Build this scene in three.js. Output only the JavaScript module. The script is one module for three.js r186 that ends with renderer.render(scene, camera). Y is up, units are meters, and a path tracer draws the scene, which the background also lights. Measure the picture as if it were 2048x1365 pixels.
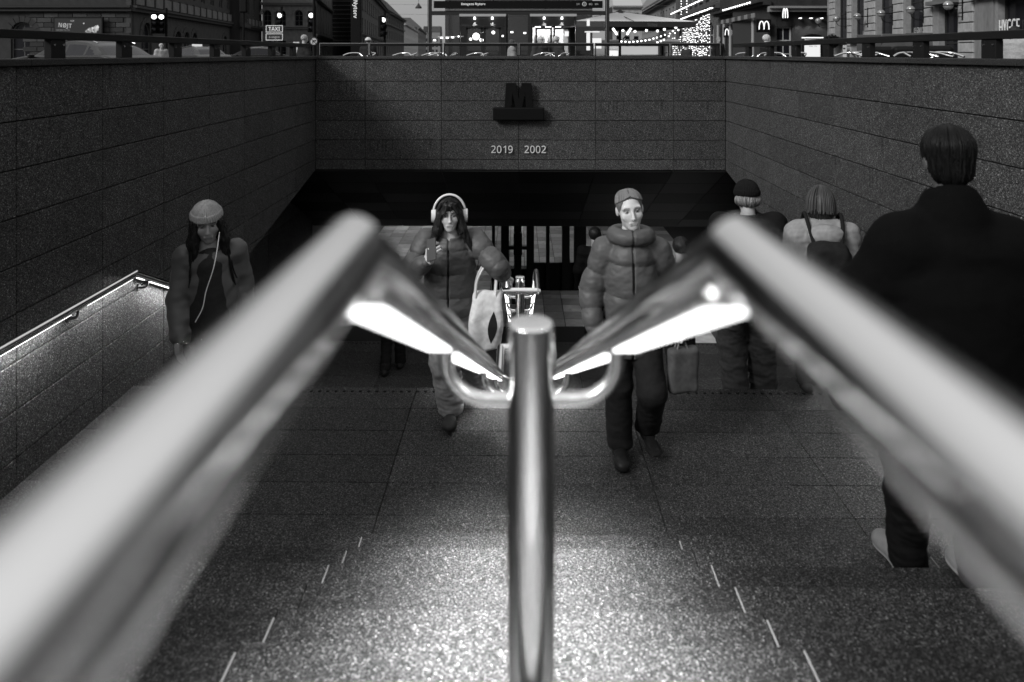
import * as THREE from 'three';
import { mergeGeometries } from 'three/addons/utils/BufferGeometryUtils.js';
import { RoundedBoxGeometry } from 'three/addons/geometries/RoundedBoxGeometry.js';
import { ImprovedNoise } from 'three/addons/math/ImprovedNoise.js';
import { FontLoader } from 'three/addons/loaders/FontLoader.js';
import { TextGeometry } from 'three/addons/geometries/TextGeometry.js';
import { RectAreaLightUniformsLib } from 'three/addons/lights/RectAreaLightUniformsLib.js';

// ---------------------------------------------------------------- camera, sky, sun, exposure
const EXPOSURE = 2.4, LAMP = 1.6 / EXPOSURE;           // lamp strengths were read at an exposure of 1.6
const FOCAL = 1400, EYE = 1.06, YAW = 0.0114;         // focal length in photo pixels, eye height above the street
const scene = new THREE.Scene();
const camera = new THREE.PerspectiveCamera(2 * Math.atan(682.5 / FOCAL) * 180 / Math.PI, 2048 / 1365, 0.02, 3000);
camera.setViewOffset(2048, 1365, 0, 574.5, 2048, 1365);   // level camera, lens shifted down
camera.position.set(0, EYE, 0);
camera.rotation.y = YAW;
camera.focus = 8;
camera.userData.fStop = 2.4;

const SKY_LOW = 0.137, SKY_HIGH = 0.43;                // overcast dusk: zenith three times the horizon
{
  const w = 256, h = 128, data = new Float32Array(w * h * 4);
  for (let j = 0; j < h; j++) for (let i = 0; i < w; i++) {
    const el = ((j + 0.5) / h - 0.5) * Math.PI, s = Math.max(0, Math.sin(el));
    const az = i / w * Math.PI * 2;
    let v = el < 0 ? 0.02 : SKY_LOW + (SKY_HIGH - SKY_LOW) * s;
    v *= 1 + 0.04 * Math.sin(az * 3 + s * 5) + 0.03 * Math.sin(az * 7 - s * 9);
    data.set([v, v, v, 1], (j * w + i) * 4);
  }
  const t = new THREE.DataTexture(data, w, h, THREE.RGBAFormat, THREE.FloatType);
  t.mapping = THREE.EquirectangularReflectionMapping;
  t.minFilter = t.magFilter = THREE.LinearFilter; t.wrapS = THREE.RepeatWrapping; t.needsUpdate = true;
  scene.background = t; scene.environment = t;
}
const sun = new THREE.DirectionalLight(0xffffff, 1.5);
sun.position.set(-30, 24, 18); sun.target.position.set(0, -1, -6);
sun.castShadow = true; sun.shadow.radius = 40; sun.shadow.mapSize.set(2048, 2048);
Object.assign(sun.shadow.camera, { left: -60, right: 60, top: 60, bottom: -60, near: 1, far: 200 });
scene.add(sun, sun.target);
const renderer = new THREE.WebGLRenderer({ antialias: true });
renderer.toneMapping = THREE.LinearToneMapping;
renderer.toneMappingExposure = EXPOSURE;
renderer.shadowMap.enabled = true;
RectAreaLightUniformsLib.init();

// ---------------------------------------------------------------- helpers
let seed = 12345;
const rnd = () => { seed = (seed * 1664525 + 1013904223) >>> 0; return seed / 4294967296; };
const rr = (a, b) => a + (b - a) * rnd();
const V = (x, y, z) => new THREE.Vector3(x, y, z);
const lerp = (a, b, t) => a + (b - a) * t, clamp = (x, a, b) => Math.min(b, Math.max(a, x));
const CY = Math.cos(YAW), SY = Math.sin(YAW);
// a place in the square: its bearing and elevation from the eye, and how far it lies along the stair axis
function at(px, py, d) {
  const x = (px - 1024) / FOCAL, y = (108 - py) / FOCAL;
  const wx = x * CY - SY, wz = -x * SY - CY, k = d / -wz;
  return V(wx * k, EYE + y * k, -d);
}
const gx = (px, d) => at(px, 0, d).x;
const used = {};
function numbered(n) { const k = used[n] = (used[n] ?? -1) + 1; return k ? n + '_' + String(k).padStart(3, '0') : n; }
function tag(o, label, category, group, kind) {
  if (label) o.userData.label = label;
  if (category) o.userData.category = category;
  if (group) o.userData.group = group;
  if (kind) o.userData.kind = kind;
  return o;
}
function thing(name, label, category, pos = [0, 0, 0], turn = 0, group, kind) {
  const g = new THREE.Group(); g.name = numbered(name); g.position.set(...pos); g.rotation.y = turn;
  scene.add(g); return tag(g, label, category, group, kind);
}
function obj(name, geo, m, parent, pos, rot) {
  if (Array.isArray(geo)) geo = merge(geo);
  const o = new THREE.Mesh(geo, m); o.name = parent ? name : numbered(name);
  o.castShadow = o.receiveShadow = true;
  if (pos) o.position.set(...(pos.isVector3 ? pos.toArray() : pos));
  if (rot) o.rotation.set(...rot);
  (parent || scene).add(o); return o;
}
function merge(list) {
  const gs = list.map((g) => { g = g.index ? g.toNonIndexed() : g; for (const k of Object.keys(g.attributes)) if (!['position', 'normal', 'uv'].includes(k)) g.deleteAttribute(k); g.clearGroups(); return g; });
  return mergeGeometries(gs, false);
}
const box = (x, y, z, w, h, d) => new THREE.BoxGeometry(w, h, d).translate(x, y, z);
const rbox = (x, y, z, w, h, d, r = 0.01, s = 2) => new RoundedBoxGeometry(w, h, d, s, r).translate(x, y, z);
const span = (x0, x1, y0, y1, z0, z1) => box((x0 + x1) / 2, (y0 + y1) / 2, (z0 + z1) / 2, x1 - x0, y1 - y0, z1 - z0);
const ball = (x, y, z, r, s = 12) => new THREE.SphereGeometry(r, s, Math.max(6, s * 0.7 | 0)).translate(x, y, z);
function rod(a, b, r0, r1 = r0, n = 10) {
  const d = b.clone().sub(a), g = new THREE.CylinderGeometry(r1, r0, d.length(), n);
  return g.applyQuaternion(new THREE.Quaternion().setFromUnitVectors(V(0, 1, 0), d.clone().normalize())).translate((a.x + b.x) / 2, (a.y + b.y) / 2, (a.z + b.z) / 2);
}
const tube = (pts, r, n = 24, s = 8) => new THREE.TubeGeometry(new THREE.CatmullRomCurve3(pts), n, r, s);
// a pipe with mitred corners
function pipe(pts, r, n = 28) {
  const pos = [], nor = [], uv = [], idx = [];
  let along = 0;
  for (let s = 0; s + 1 < pts.length; s++) {
    const a = pts[s], b = pts[s + 1], dir = b.clone().sub(a).normalize(), len = a.distanceTo(b);
    let u = Math.abs(dir.y) > 0.99 ? V(1, 0, 0) : V(0, 1, 0);
    u = u.sub(dir.clone().multiplyScalar(u.dot(dir))).normalize();
    const v = dir.clone().cross(u);
    for (let e = 0; e < 2; e++) {
      const p = e ? b : a, o = e ? pts[s + 2] : pts[s - 1];
      let cut = dir;
      if (o) { const d2 = e ? o.clone().sub(p).normalize() : p.clone().sub(o).normalize(); cut = dir.clone().add(d2).normalize(); }
      for (let k = 0; k <= n; k++) {
        const t = k / n * Math.PI * 2, off = u.clone().multiplyScalar(Math.cos(t)).addScaledVector(v, Math.sin(t));
        const q = p.clone().addScaledVector(off, r);
        const slide = p.clone().sub(q).dot(cut) / dir.dot(cut);
        q.addScaledVector(dir, slide);
        pos.push(q.x, q.y, q.z); nor.push(off.x, off.y, off.z); uv.push(along + e * len, k / n * r * 6.28);
      }
    }
    const base = s * 2 * (n + 1);
    for (let k = 0; k < n; k++) idx.push(base + k, base + k + 1, base + n + 1 + k, base + k + 1, base + n + 2 + k, base + n + 1 + k);
    along += len;
  }
  for (const e of [0, 1]) {                       // end caps
    const p = e ? pts[pts.length - 1] : pts[0], q = e ? pts[pts.length - 2] : pts[1], out = p.clone().sub(q).normalize();
    const ring = e ? (pts.length - 2) * 2 * (n + 1) + n + 1 : 0, c0 = pos.length / 3;
    pos.push(p.x, p.y, p.z); nor.push(out.x, out.y, out.z); uv.push(0, 0);
    for (let k = 0; k <= n; k++) { const i = (ring + k) * 3; pos.push(pos[i], pos[i + 1], pos[i + 2]); nor.push(out.x, out.y, out.z); uv.push(0, k / n); }
    for (let k = 0; k < n; k++) e ? idx.push(c0, c0 + 1 + k, c0 + 2 + k) : idx.push(c0, c0 + 2 + k, c0 + 1 + k);
  }
  const g = new THREE.BufferGeometry();
  g.setAttribute('position', new THREE.Float32BufferAttribute(pos, 3)); g.setAttribute('normal', new THREE.Float32BufferAttribute(nor, 3)); g.setAttribute('uv', new THREE.Float32BufferAttribute(uv, 2));
  g.setIndex(idx); return g;
}
// a chamfered stone: convex outline (counter-clockwise) in its own plane, front face at w = t
const TEX = 1.2, slabs = new Map();
function slab(poly, t, c = 0.004, variant = 0) {
  const key = poly.map((p) => p.map((x) => x.toFixed(3)).join()).join(';') + t + c + variant;
  if (slabs.has(key)) return slabs.get(key);
  const n = poly.length, ins = poly.map((p, i) => {
    const a = poly[(i + n - 1) % n], b = poly[(i + 1) % n];
    const e1 = [p[0] - a[0], p[1] - a[1]], e2 = [b[0] - p[0], b[1] - p[1]], l1 = Math.hypot(...e1), l2 = Math.hypot(...e2);
    const n1 = [-e1[1] / l1, e1[0] / l1], n2 = [-e2[1] / l2, e2[0] / l2], k = c / Math.max(0.3, 1 + n1[0] * n2[0] + n1[1] * n2[1]);
    return [p[0] + (n1[0] + n2[0]) * k, p[1] + (n1[1] + n2[1]) * k];
  });
  const pos = [], uv = [], ou = variant * 0.37, ov = variant * 0.61;
  const tri = (...ps) => ps.forEach((p) => { pos.push(...p); uv.push((p[0] + p[2] * 0.9 + ou) / TEX, (p[1] + p[2] * 0.7 + ov) / TEX); });
  for (let i = 1; i + 1 < n; i++) tri([...ins[0], t], [...ins[i], t], [...ins[i + 1], t]);
  for (let i = 0; i < n; i++) {
    const j = (i + 1) % n, a = poly[i], b = poly[j], A = ins[i], B = ins[j];
    tri([...a, t - c], [...b, t - c], [...B, t]); tri([...a, t - c], [...B, t], [...A, t]);
    tri([...a, 0], [...b, 0], [...b, t - c]); tri([...a, 0], [...b, t - c], [...a, t - c]);
  }
  const g = new THREE.BufferGeometry();
  g.setAttribute('position', new THREE.Float32BufferAttribute(pos, 3)); g.setAttribute('uv', new THREE.Float32BufferAttribute(uv, 2)); g.computeVertexNormals();
  slabs.set(key, g); return g;
}
const rect = (w, h) => [[-w / 2, -h / 2], [w / 2, -h / 2], [w / 2, h / 2], [-w / 2, h / 2]];
const UPQ = new THREE.Quaternion().setFromEuler(new THREE.Euler(-Math.PI / 2, 0, 0));   // outline lies flat, face up
function paver(parent, name, m, x0, x1, z0, z1, yTop, t, c = 0.004, gap = 0.003) {
  const o = new THREE.Mesh(slab(rect(x1 - x0 - gap, z1 - z0 - gap), t, c, (rnd() * 5) | 0), m);
  o.name = name; o.quaternion.copy(UPQ); o.position.set((x0 + x1) / 2, yTop - t, (z0 + z1) / 2);
  o.castShadow = o.receiveShadow = true; parent.add(o); return o;
}

// ---------------------------------------------------------------- textures and materials
const noise = new ImprovedNoise();
const toS = (v) => Math.round(255 * (v <= 0.0031308 ? v * 12.92 : 1.055 * Math.pow(v, 1 / 2.4) - 0.055));
function dataTex(w, h, fn, srgb) {
  const d = new Uint8Array(w * h * 4);
  for (let j = 0; j < h; j++) for (let i = 0; i < w; i++) { const v = fn(i, j); const q = srgb ? toS(clamp(v, 0, 1)) : Math.round(255 * clamp(v, 0, 1)); const k = (j * w + i) * 4; d[k] = d[k + 1] = d[k + 2] = q; d[k + 3] = 255; }
  const t = new THREE.DataTexture(d, w, h); t.wrapS = t.wrapT = THREE.RepeatWrapping; t.magFilter = THREE.LinearFilter; t.minFilter = THREE.LinearMipmapLinearFilter; t.generateMipmaps = true;
  if (srgb) t.colorSpace = THREE.SRGBColorSpace; t.needsUpdate = true; return t;
}
function hash(i, j, s) { let h = (i * 374761393 + j * 668265263 + s * 2147483647) | 0; h = Math.imul(h ^ (h >>> 13), 1274126177); return ((h ^ (h >>> 16)) >>> 0) / 4294967296; }
// crystals of granite: nearest of jittered points, each with a tone of its own
const GN = 1024, grain = new Float32Array(GN * GN), gloss = new Float32Array(GN * GN), rise = new Float32Array(GN * GN);
{
  const cell = 4, nc = Math.floor(GN / cell), cs = GN / nc, P = [];
  for (let j = 0; j < nc; j++) for (let i = 0; i < nc; i++) {
    const q = hash(i, j, 3);
    const v = q < 0.52 ? 0.01 + 0.025 * hash(i, j, 4) : q < 0.86 ? 0.05 + 0.05 * hash(i, j, 5) : q < 0.985 ? 0.11 + 0.09 * hash(i, j, 6) : 0.22 + 0.2 * hash(i, j, 7);
    P.push([(i + hash(i, j, 1)) * cs, (j + hash(i, j, 2)) * cs, v, hash(i, j, 8)]);
  }
  for (let y = 0; y < GN; y++) for (let x = 0; x < GN; x++) {
    const ci = Math.floor(x / cs), cj = Math.floor(y / cs); let best = 1e9, bv = 0, bg = 0;
    for (let dj = -1; dj <= 1; dj++) for (let di = -1; di <= 1; di++) {
      const ii = (ci + di + nc) % nc, jj = (cj + dj + nc) % nc, p = P[jj * nc + ii];
      let dx = Math.abs(p[0] - x), dy = Math.abs(p[1] - y); if (dx > GN / 2) dx = GN - dx; if (dy > GN / 2) dy = GN - dy;
      const d = dx * dx + dy * dy; if (d < best) { best = d; bv = p[2]; bg = p[3]; }
    }
    const c = 0.92 + 0.16 * (0.5 + 0.5 * noise.noise(x / GN * 6, y / GN * 6, 1.5)) + 0.1 * noise.noise(x / 40, y / 40, 7.7);
    const k = y * GN + x; grain[k] = bv * c; gloss[k] = bg; rise[k] = bg * 0.7 + 0.3 * hash(x, y, 9);
  }
}
const graniteMap = dataTex(GN, GN, (i, j) => grain[j * GN + i], true);
const graniteRough = dataTex(GN, GN, (i, j) => gloss[j * GN + i] > 0.93 ? 0.28 : 0.62 + 0.25 * gloss[j * GN + i]);
const graniteBump = dataTex(GN, GN, (i, j) => rise[j * GN + i]);
// weathered wall stone: the same crystals, with lime runs and damp streaks down the slab
const streakMap = dataTex(GN, GN, (i, j) => {
  const where = noise.noise(i / 170, j / 600, 6.6);
  const run = (noise.noise(i / 31, j / 500, 3.1) + 0.6 * noise.noise(i / 11, j / 260, 9.4)) * clamp(where * 3 + 0.4, 0, 1.2) + 0.1 * noise.noise(i / 7, j / 9, 2.2);
  const dirt = run > 0.34 ? 0.66 : run > 0.2 ? 0.84 : run < -0.5 ? 1.25 : run < -0.36 ? 1.1 : 1;
  return grain[j * GN + i] * dirt;
}, true);
const grey = (v, rough = 0.8, extra = {}) => new THREE.MeshPhysicalMaterial({ color: new THREE.Color().setRGB(v, v, v), roughness: rough, specularIntensity: rough < 0.36 ? 1 : 0.2, ...extra });
const granite = (k, map = graniteMap, bump = 0.0016) => new THREE.MeshPhysicalMaterial({ specularIntensity: 0.3, color: new THREE.Color().setRGB(k, k, k), map, roughnessMap: graniteRough, roughness: 1, bumpMap: graniteBump, bumpScale: bump });
const floorStone = [granite(0.36), granite(0.42), granite(0.31), granite(0.46)];
const wallStone = [granite(0.7), granite(0.77), granite(0.63), granite(0.72), granite(0.7, streakMap)];
const darkStone = [granite(0.5), granite(0.58), granite(0.42)];
const pick = (a) => a[(rnd() * a.length) | 0];
const mortar = grey(0.02, 0.95);
const streak = dataTex(512, 256, (i, j) => 0.5 + 0.5 * noise.noise(i / 180, j / 1.6, 4.2));
streak.repeat.set(2.2, 14);
const steelRough = dataTex(512, 256, (i, j) => 0.11 + 0.06 * noise.noise(i / 120, j / 1.8, 8.8) + 0.05 * noise.noise(i / 40, j / 30, 2.2));
steelRough.repeat.set(2.2, 14);
const steel = new THREE.MeshPhysicalMaterial({ color: new THREE.Color().setRGB(0.8, 0.8, 0.8), metalness: 1, roughness: 1, roughnessMap: steelRough, bumpMap: streak, bumpScale: 0.00006 });
const darkSteel = grey(0.008, 0.5);
const black = grey(0.003, 0.6);
const blackPaint = grey(0.014, 0.35);
const glow = (v) => new THREE.MeshStandardMaterial({ color: 0x111111, emissive: new THREE.Color().setRGB(v, v, v), emissiveIntensity: LAMP, roughness: 0.6 });
const ledGlow = glow(2.2), lampGlow = glow(2.4), dimGlow = glow(0.5), signGlow = glow(0.9);
const plaster = dataTex(512, 512, (i, j) => 0.8 + 0.22 * noise.noise(i / 60, j / 90, 1) + 0.14 * noise.noise(i / 12, j / 14, 5) + 0.08 * (hash(i, j, 2) - 0.5), true);
plaster.repeat.set(0.25, 0.25);
const stucco = (v, r = 0.9) => new THREE.MeshPhysicalMaterial({ specularIntensity: 0.25, color: new THREE.Color().setRGB(v, v, v), map: plaster, roughness: r });
const glassDark = new THREE.MeshPhysicalMaterial({ color: new THREE.Color().setRGB(0.01, 0.01, 0.012), roughness: 0.1, specularIntensity: 0.5 });
const paneGlass = new THREE.MeshPhysicalMaterial({ color: 0xffffff, transmission: 1, thickness: 0, roughness: 0.03, ior: 1.5 });
const rubber = grey(0.012, 0.85);
const chrome = grey(0.6, 0.2, { metalness: 1 });
const whitePaint = grey(0.75, 0.5);
const strandMap = dataTex(512, 256, (i, j) => 0.55 + 0.75 * noise.noise(i / 5, j / 60, 3.3) + 0.4 * noise.noise(i / 2.2, j / 40, 6.1), true);
strandMap.repeat.set(6, 3);
const hairM = (v, r = 0.45) => new THREE.MeshPhysicalMaterial({ color: new THREE.Color().setRGB(v * 1.6, v * 1.6, v * 1.6), map: strandMap, roughness: r, specularIntensity: 0.4 });
const weave = dataTex(256, 256, (i, j) => 0.82 + 0.12 * Math.sin(i * 0.8) * Math.sin(j * 0.8) + 0.18 * noise.noise(i / 30, j / 30, 6), true);
weave.repeat.set(4, 4);
const cloth = (v, r = 0.85) => new THREE.MeshPhysicalMaterial({ specularIntensity: 0.12, color: new THREE.Color().setRGB(v, v, v), map: weave, roughness: r });
const nylon = (v, r = 0.45) => new THREE.MeshPhysicalMaterial({ color: new THREE.Color().setRGB(v, v, v), roughness: r, specularIntensity: 0.45 });
const fontBold = await new FontLoader().loadAsync('fonts/droid/droid_sans_bold.typeface.json');
const fontReg = await new FontLoader().loadAsync('fonts/droid/droid_sans_regular.typeface.json');
function words(text, size, depth, font = fontBold, center = true) {
  const g = new TextGeometry(text, { font, size, depth, curveSegments: 5, bevelEnabled: false });
  g.computeBoundingBox(); const b = g.boundingBox;
  if (center) g.translate(-(b.max.x + b.min.x) / 2, 0, 0);
  return g;
}

// ---------------------------------------------------------------- the stairwell
const D1 = 3.515, D2 = 5.365, RISE = 0.15, GO = 0.308, HALF = 2.985;
const TOP_D = D1 - 9 * GO;                             // nosing of the street floor
const Y1 = EYE - 2.56, Y2 = EYE - 4.21, Y3 = EYE - 5.71;
const D3 = D2 + 10 * GO, D4 = 10.23, D5 = D4 + 9 * GO;
const XJ = [-HALF, -1.844, -0.79, 0.79, 1.844, HALF];
const WIDE = [-3.9, -2.82, -1.844, -0.79, 0.79, 1.844, 2.82, 3.9];

// street paving with the opening of the stairwell
{
  const s = new THREE.Shape([[-400, -200], [400, -200], [400, 900], [-400, 900]].map((p) => new THREE.Vector2(...p)));
  s.holes.push(new THREE.Path([[-3.2, TOP_D - 0.32], [-3.2, 10.42], [3.2, 10.42], [3.2, TOP_D - 0.32]].map((p) => new THREE.Vector2(...p))));
  const g = new THREE.ShapeGeometry(s).rotateX(-Math.PI / 2);
  const m = granite(0.8); m.map = graniteMap;
  const uv = g.attributes.uv; for (let i = 0; i < uv.count; i++) uv.setXY(i, uv.getX(i) / TEX, uv.getY(i) / TEX);
  tag(obj('ground', g, m), 'dark paved square around the stairwell', null, null, 'structure');
}
const jointM = grey(0.2, 0.9);
function flight(name, label, dTop, yTop, n, xj, mats, first) {
  // n risers down from yTop; the tread below riser k starts at dTop + k * GO
  const g = thing(name, label, 'stairs', [0, yTop, -dTop], 0, null, 'structure');
  if (first) for (let i = 0; i + 1 < xj.length; i++) paver(g, 'step_stone', pick(mats), xj[i], xj[i + 1], 0, 0.32, 0.0, 0.145, 0.006);
  for (let k = 1; k < n; k++) for (let i = 0; i + 1 < xj.length; i++)
    paver(g, 'step_stone', pick(mats), xj[i], xj[i + 1], -k * GO, -(k - 1) * GO + 0.02, -k * RISE - rnd() * 0.0015, 0.148, 0.006);
  if (first) for (let k = 0; k < n; k++) for (const x of xj.slice(1, -1)) if (rnd() < 0.85) obj('joint_filler', box(x + rr(-0.001, 0.001), -k * RISE - 0.0012, k ? -k * GO + GO * rr(0.4, 0.55) : 0.12, 0.005, 0.004, GO * rr(0.55, 0.95)), jointM, g);
  // sloping concrete under the stones
  const s = new THREE.Shape([[-0.3, -0.16], [(n - 1) * GO, -(n - 1) * RISE - 0.16], [(n - 1) * GO, -n * RISE - 0.4], [-0.3, -0.6]].map((p) => new THREE.Vector2(...p)));
  const e = new THREE.ExtrudeGeometry(s, { depth: xj[xj.length - 1] - xj[0], bevelEnabled: false }).rotateY(Math.PI / 2).translate(xj[0], 0, 0);
  obj('underlay', e, mortar, g); return g;
}
flight('upper_stairs', 'upper flight of speckled granite steps below the handrail post', TOP_D, 0, 10, XJ, floorStone, true);
function landing(name, label, y, rows, xj, mats, studsAt) {
  const g = thing(name, label, 'landing', [0, y, -rows[0]], 0, null, 'structure');
  for (let r = 0; r + 1 < rows.length; r++) for (let i = 0; i + 1 < xj.length; i++)
    paver(g, 'tile', pick(mats), xj[i], xj[i + 1], rows[0] - rows[r + 1], rows[0] - rows[r], -rnd() * 0.0012, 0.12, 0.003, 0.004);
  obj('underlay', span(xj[0], xj[xj.length - 1], -0.4, -0.121, rows[0] - rows[rows.length - 1] + 0.01, 0), mortar, g);
  if (studsAt) {
    const list = []; for (let x = xj[0] + 0.1; x < xj[xj.length - 1] - 0.08; x += 0.062) list.push(new THREE.CylinderGeometry(0.011, 0.013, 0.005, 8).translate(x, 0.002, rows[0] - studsAt));
    tag(obj('tactile_studs', list, black, g), null, null, null, 'stuff');
  }
  return g;
}
landing('first_landing', 'granite tiled landing where the two women step up', Y1, [D1, 3.877, 4.172, 4.458, 4.748, 5.044, D2], XJ, floorStone, D2 - 0.07);
flight('middle_stairs', 'second flight of dark steps hidden behind the first landing', D2, Y1, 11, WIDE, darkStone.concat(floorStone[2]));
landing('second_landing', 'darker granite landing below the lintel', Y2, [D3, 8.78, 9.13, 9.49, 9.86, D4], WIDE, darkStone, D4 - 0.07);
flight('lower_stairs', 'lowest flight under the sloping soffit', D4, Y2, 10, WIDE, darkStone);

// ---- walls of granite slabs
const ROWS = [0.073, 0.40, 0.685, 0.97, 1.255, 1.54, 1.825, 2.11, 2.395, 2.72];
const cutLine = (d) => 2.64 - 0.2093 * (d - 5.65);      // lower edge of the side walls beyond the landing
function clipBelow(poly, f) {                             // keep the part of a (u, y) outline above y = f(u)
  const out = [];
  for (let i = 0; i < poly.length; i++) {
    const a = poly[i], b = poly[(i + 1) % poly.length], fa = a[1] - f(a[0]), fb = b[1] - f(b[0]);
    if (fa >= 0) out.push(a);
    if ((fa >= 0) !== (fb >= 0)) { const t = fa / (fa - fb); out.push([lerp(a[0], b[0], t), lerp(a[1], b[1], t)]); }
  }
  return out;
}
function sideWall(sign, label, tone) {
  const g = thing('stairwell_wall', label, 'granite wall', [sign * HALF, 0, 0], 0);
  const q = new THREE.Quaternion().setFromAxisAngle(V(0, 1, 0), sign < 0 ? Math.PI / 2 : -Math.PI / 2);
  const cols = [10.186]; for (let d = 9.26; d > 0; d -= 0.8575) cols.push(d); cols.push(0.0);
  for (let c = 0; c + 1 < cols.length; c++) for (let r = 0; r + 1 < ROWS.length; r++) {
    const d1 = cols[c] - 0.003, d0 = cols[c + 1] + 0.003, top = EYE - ROWS[r] - 0.004, bot = EYE - ROWS[r + 1] + 0.004;
    if (d0 < 0 && r > 5) continue;
    let poly = clipBelow([[d0, bot], [d1, bot], [d1, top], [d0, top]], (d) => EYE - cutLine(d));
    if (poly.length < 3) continue;
    const uc = (d0 + d1) / 2, vc = (top + bot) / 2;
    poly = poly.map(([u, v]) => [u - uc, v - vc]);
    if (Math.abs(poly.reduce((s, p, i) => { const n = poly[(i + 1) % poly.length]; return s + p[0] * n[1] - p[1] * n[0]; }, 0)) < 0.002) continue;
    if (sign > 0) poly = poly.map(([u, v]) => [u, v]); else poly = poly.map(([u, v]) => [u, v]);
    const o = new THREE.Mesh(slab(poly, 0.03 - rnd() * 0.0012, 0.003, (rnd() * 5) | 0), r < 2 ? pick(tone.concat(tone.slice(3))) : pick(tone));
    o.name = 'slab'; o.castShadow = o.receiveShadow = true; o.quaternion.copy(q);
    if (sign > 0) { o.position.set(0.03, vc, -uc); o.scale.x = 1; o.rotation.set(0, -Math.PI / 2, 0); o.geometry = flipU(o.geometry); }
    else o.position.set(-0.03, vc, -uc);
    g.add(o);
  }
  const s = new THREE.Shape([[-0.2, EYE - 0.074], [10.42, EYE - 0.074], [10.42, EYE - 1.62], [5.65, EYE - 2.63], [5.65, EYE - 2.9], [-0.2, EYE - 2.9]].map((p) => new THREE.Vector2(...p)));
  const e = new THREE.ExtrudeGeometry(s, { depth: 0.18, bevelEnabled: false }).rotateY(Math.PI / 2).translate(sign < 0 ? -0.212 : 0.032, 0, 0);
  obj('backing', e, mortar, g);
  const cop = [10.22]; for (let d = 9.0; d > -0.2; d -= 1.2) cop.push(d);
  for (let c = 0; c + 1 < cop.length; c++) obj('coping_stone', rbox(sign * 0.11, EYE - 0.0515, -(cop[c] + cop[c + 1]) / 2, 0.28, 0.043, cop[c] - cop[c + 1] - 0.004, 0.006), pick(darkStone), g);
  return g;
}
const flipped = new Map();
function flipU(geo) {                                     // the mirrored stone for the opposite wall
  if (flipped.has(geo)) return flipped.get(geo);
  const g = geo.clone(), p = g.attributes.position;
  for (let i = 0; i < p.count; i++) p.setX(i, -p.getX(i));
  for (let i = 0; i < p.count; i += 3) for (const a of ['position', 'uv']) { const t = g.attributes[a], n = t.itemSize; for (let k = 0; k < n; k++) { const v = t.array[(i + 1) * n + k]; t.array[(i + 1) * n + k] = t.array[(i + 2) * n + k]; t.array[(i + 2) * n + k] = v; } }
  g.computeVertexNormals(); flipped.set(geo, g); return g;
}
sideWall(-1, 'shaded granite slab wall with the lit handrail', wallStone);
sideWall(1, 'granite slab wall beside the man in the black coat', wallStone);
{
  const D = 10.19, g = thing('stairwell_wall', 'end wall of granite slabs carrying the letter M', 'granite wall', [0, 0, -D]);
  const cols = [-HALF, -2.26, -1.147, -0.02, 1.1, 2.23, HALF], rows = [0.073, 0.40, 0.685, 0.97, 1.255, 1.54, 1.69];
  for (let c = 0; c + 1 < cols.length; c++) for (let r = 0; r + 1 < rows.length; r++) {
    const w = cols[c + 1] - cols[c] - 0.006, h = rows[r + 1] - rows[r] - 0.008;
    obj('slab', slab(rect(w, h), 0.03 - rnd() * 0.0012, 0.003, (rnd() * 5) | 0), pick(wallStone), g, [(cols[c] + cols[c + 1]) / 2, EYE - (rows[r] + rows[r + 1]) / 2, -0.03]);
  }
  obj('backing', span(-3.2, 3.2, EYE - 1.69, EYE - 0.074, -0.22, -0.032), mortar, g);
  for (let c = 0; c + 1 < cols.length; c++) obj('coping_stone', rbox((cols[c] + cols[c + 1]) / 2, EYE - 0.0515, -0.11, cols[c + 1] - cols[c] - 0.004, 0.043, 0.26, 0.006), pick(darkStone), g);
}
// ---- the letter M and the two years
{
  const s = 1 / 137.4 / 2.438, P = (x, y) => new THREE.Vector2((x - 1017) * s, (340 - y) * s);
  const m = new THREE.Shape([P(950, 279), P(958, 160), P(1003, 160), P(1018, 236), P(1033, 160), P(1078, 160), P(1085, 279), P(1055, 279), P(1048, 205), P(1033, 279), P(1003, 279), P(988, 205), P(980, 279)]);
  const g = thing('station_emblem', 'black letter M standing on a bar, fixed to the end wall', 'emblem', [-0.02, EYE - (240 - 108) / 137.4, -10.19 + 0.035]);
  obj('letter', new THREE.ExtrudeGeometry(m, { depth: 0.06, bevelThickness: 0.004, bevelSize: 0.004, bevelSegments: 1 }), black, g);
  obj('bar', rbox(0, 0.094, 0.035, 0.745, 0.186, 0.08, 0.018), black, g);
  const metal = grey(0.55, 0.5, { metalness: 0.2 });
  for (const [t, x, label] of [['2019', -0.262, 'raised metal year 2019, left of the wall joint below the letter M'], ['2002', 0.222, 'raised metal year 2002, right of the wall joint below the letter M']]) {
    const n = thing('wall_numerals', label, 'numerals', [x, EYE - 1.44, -10.19 + 0.004], 0, 'years on the end wall');
    let k = -1.5; for (const ch of t) obj('numeral', words(ch, 0.105, 0.02, fontReg), metal, n, [k++ * 0.082, 0, 0]);
  }
}
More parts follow.
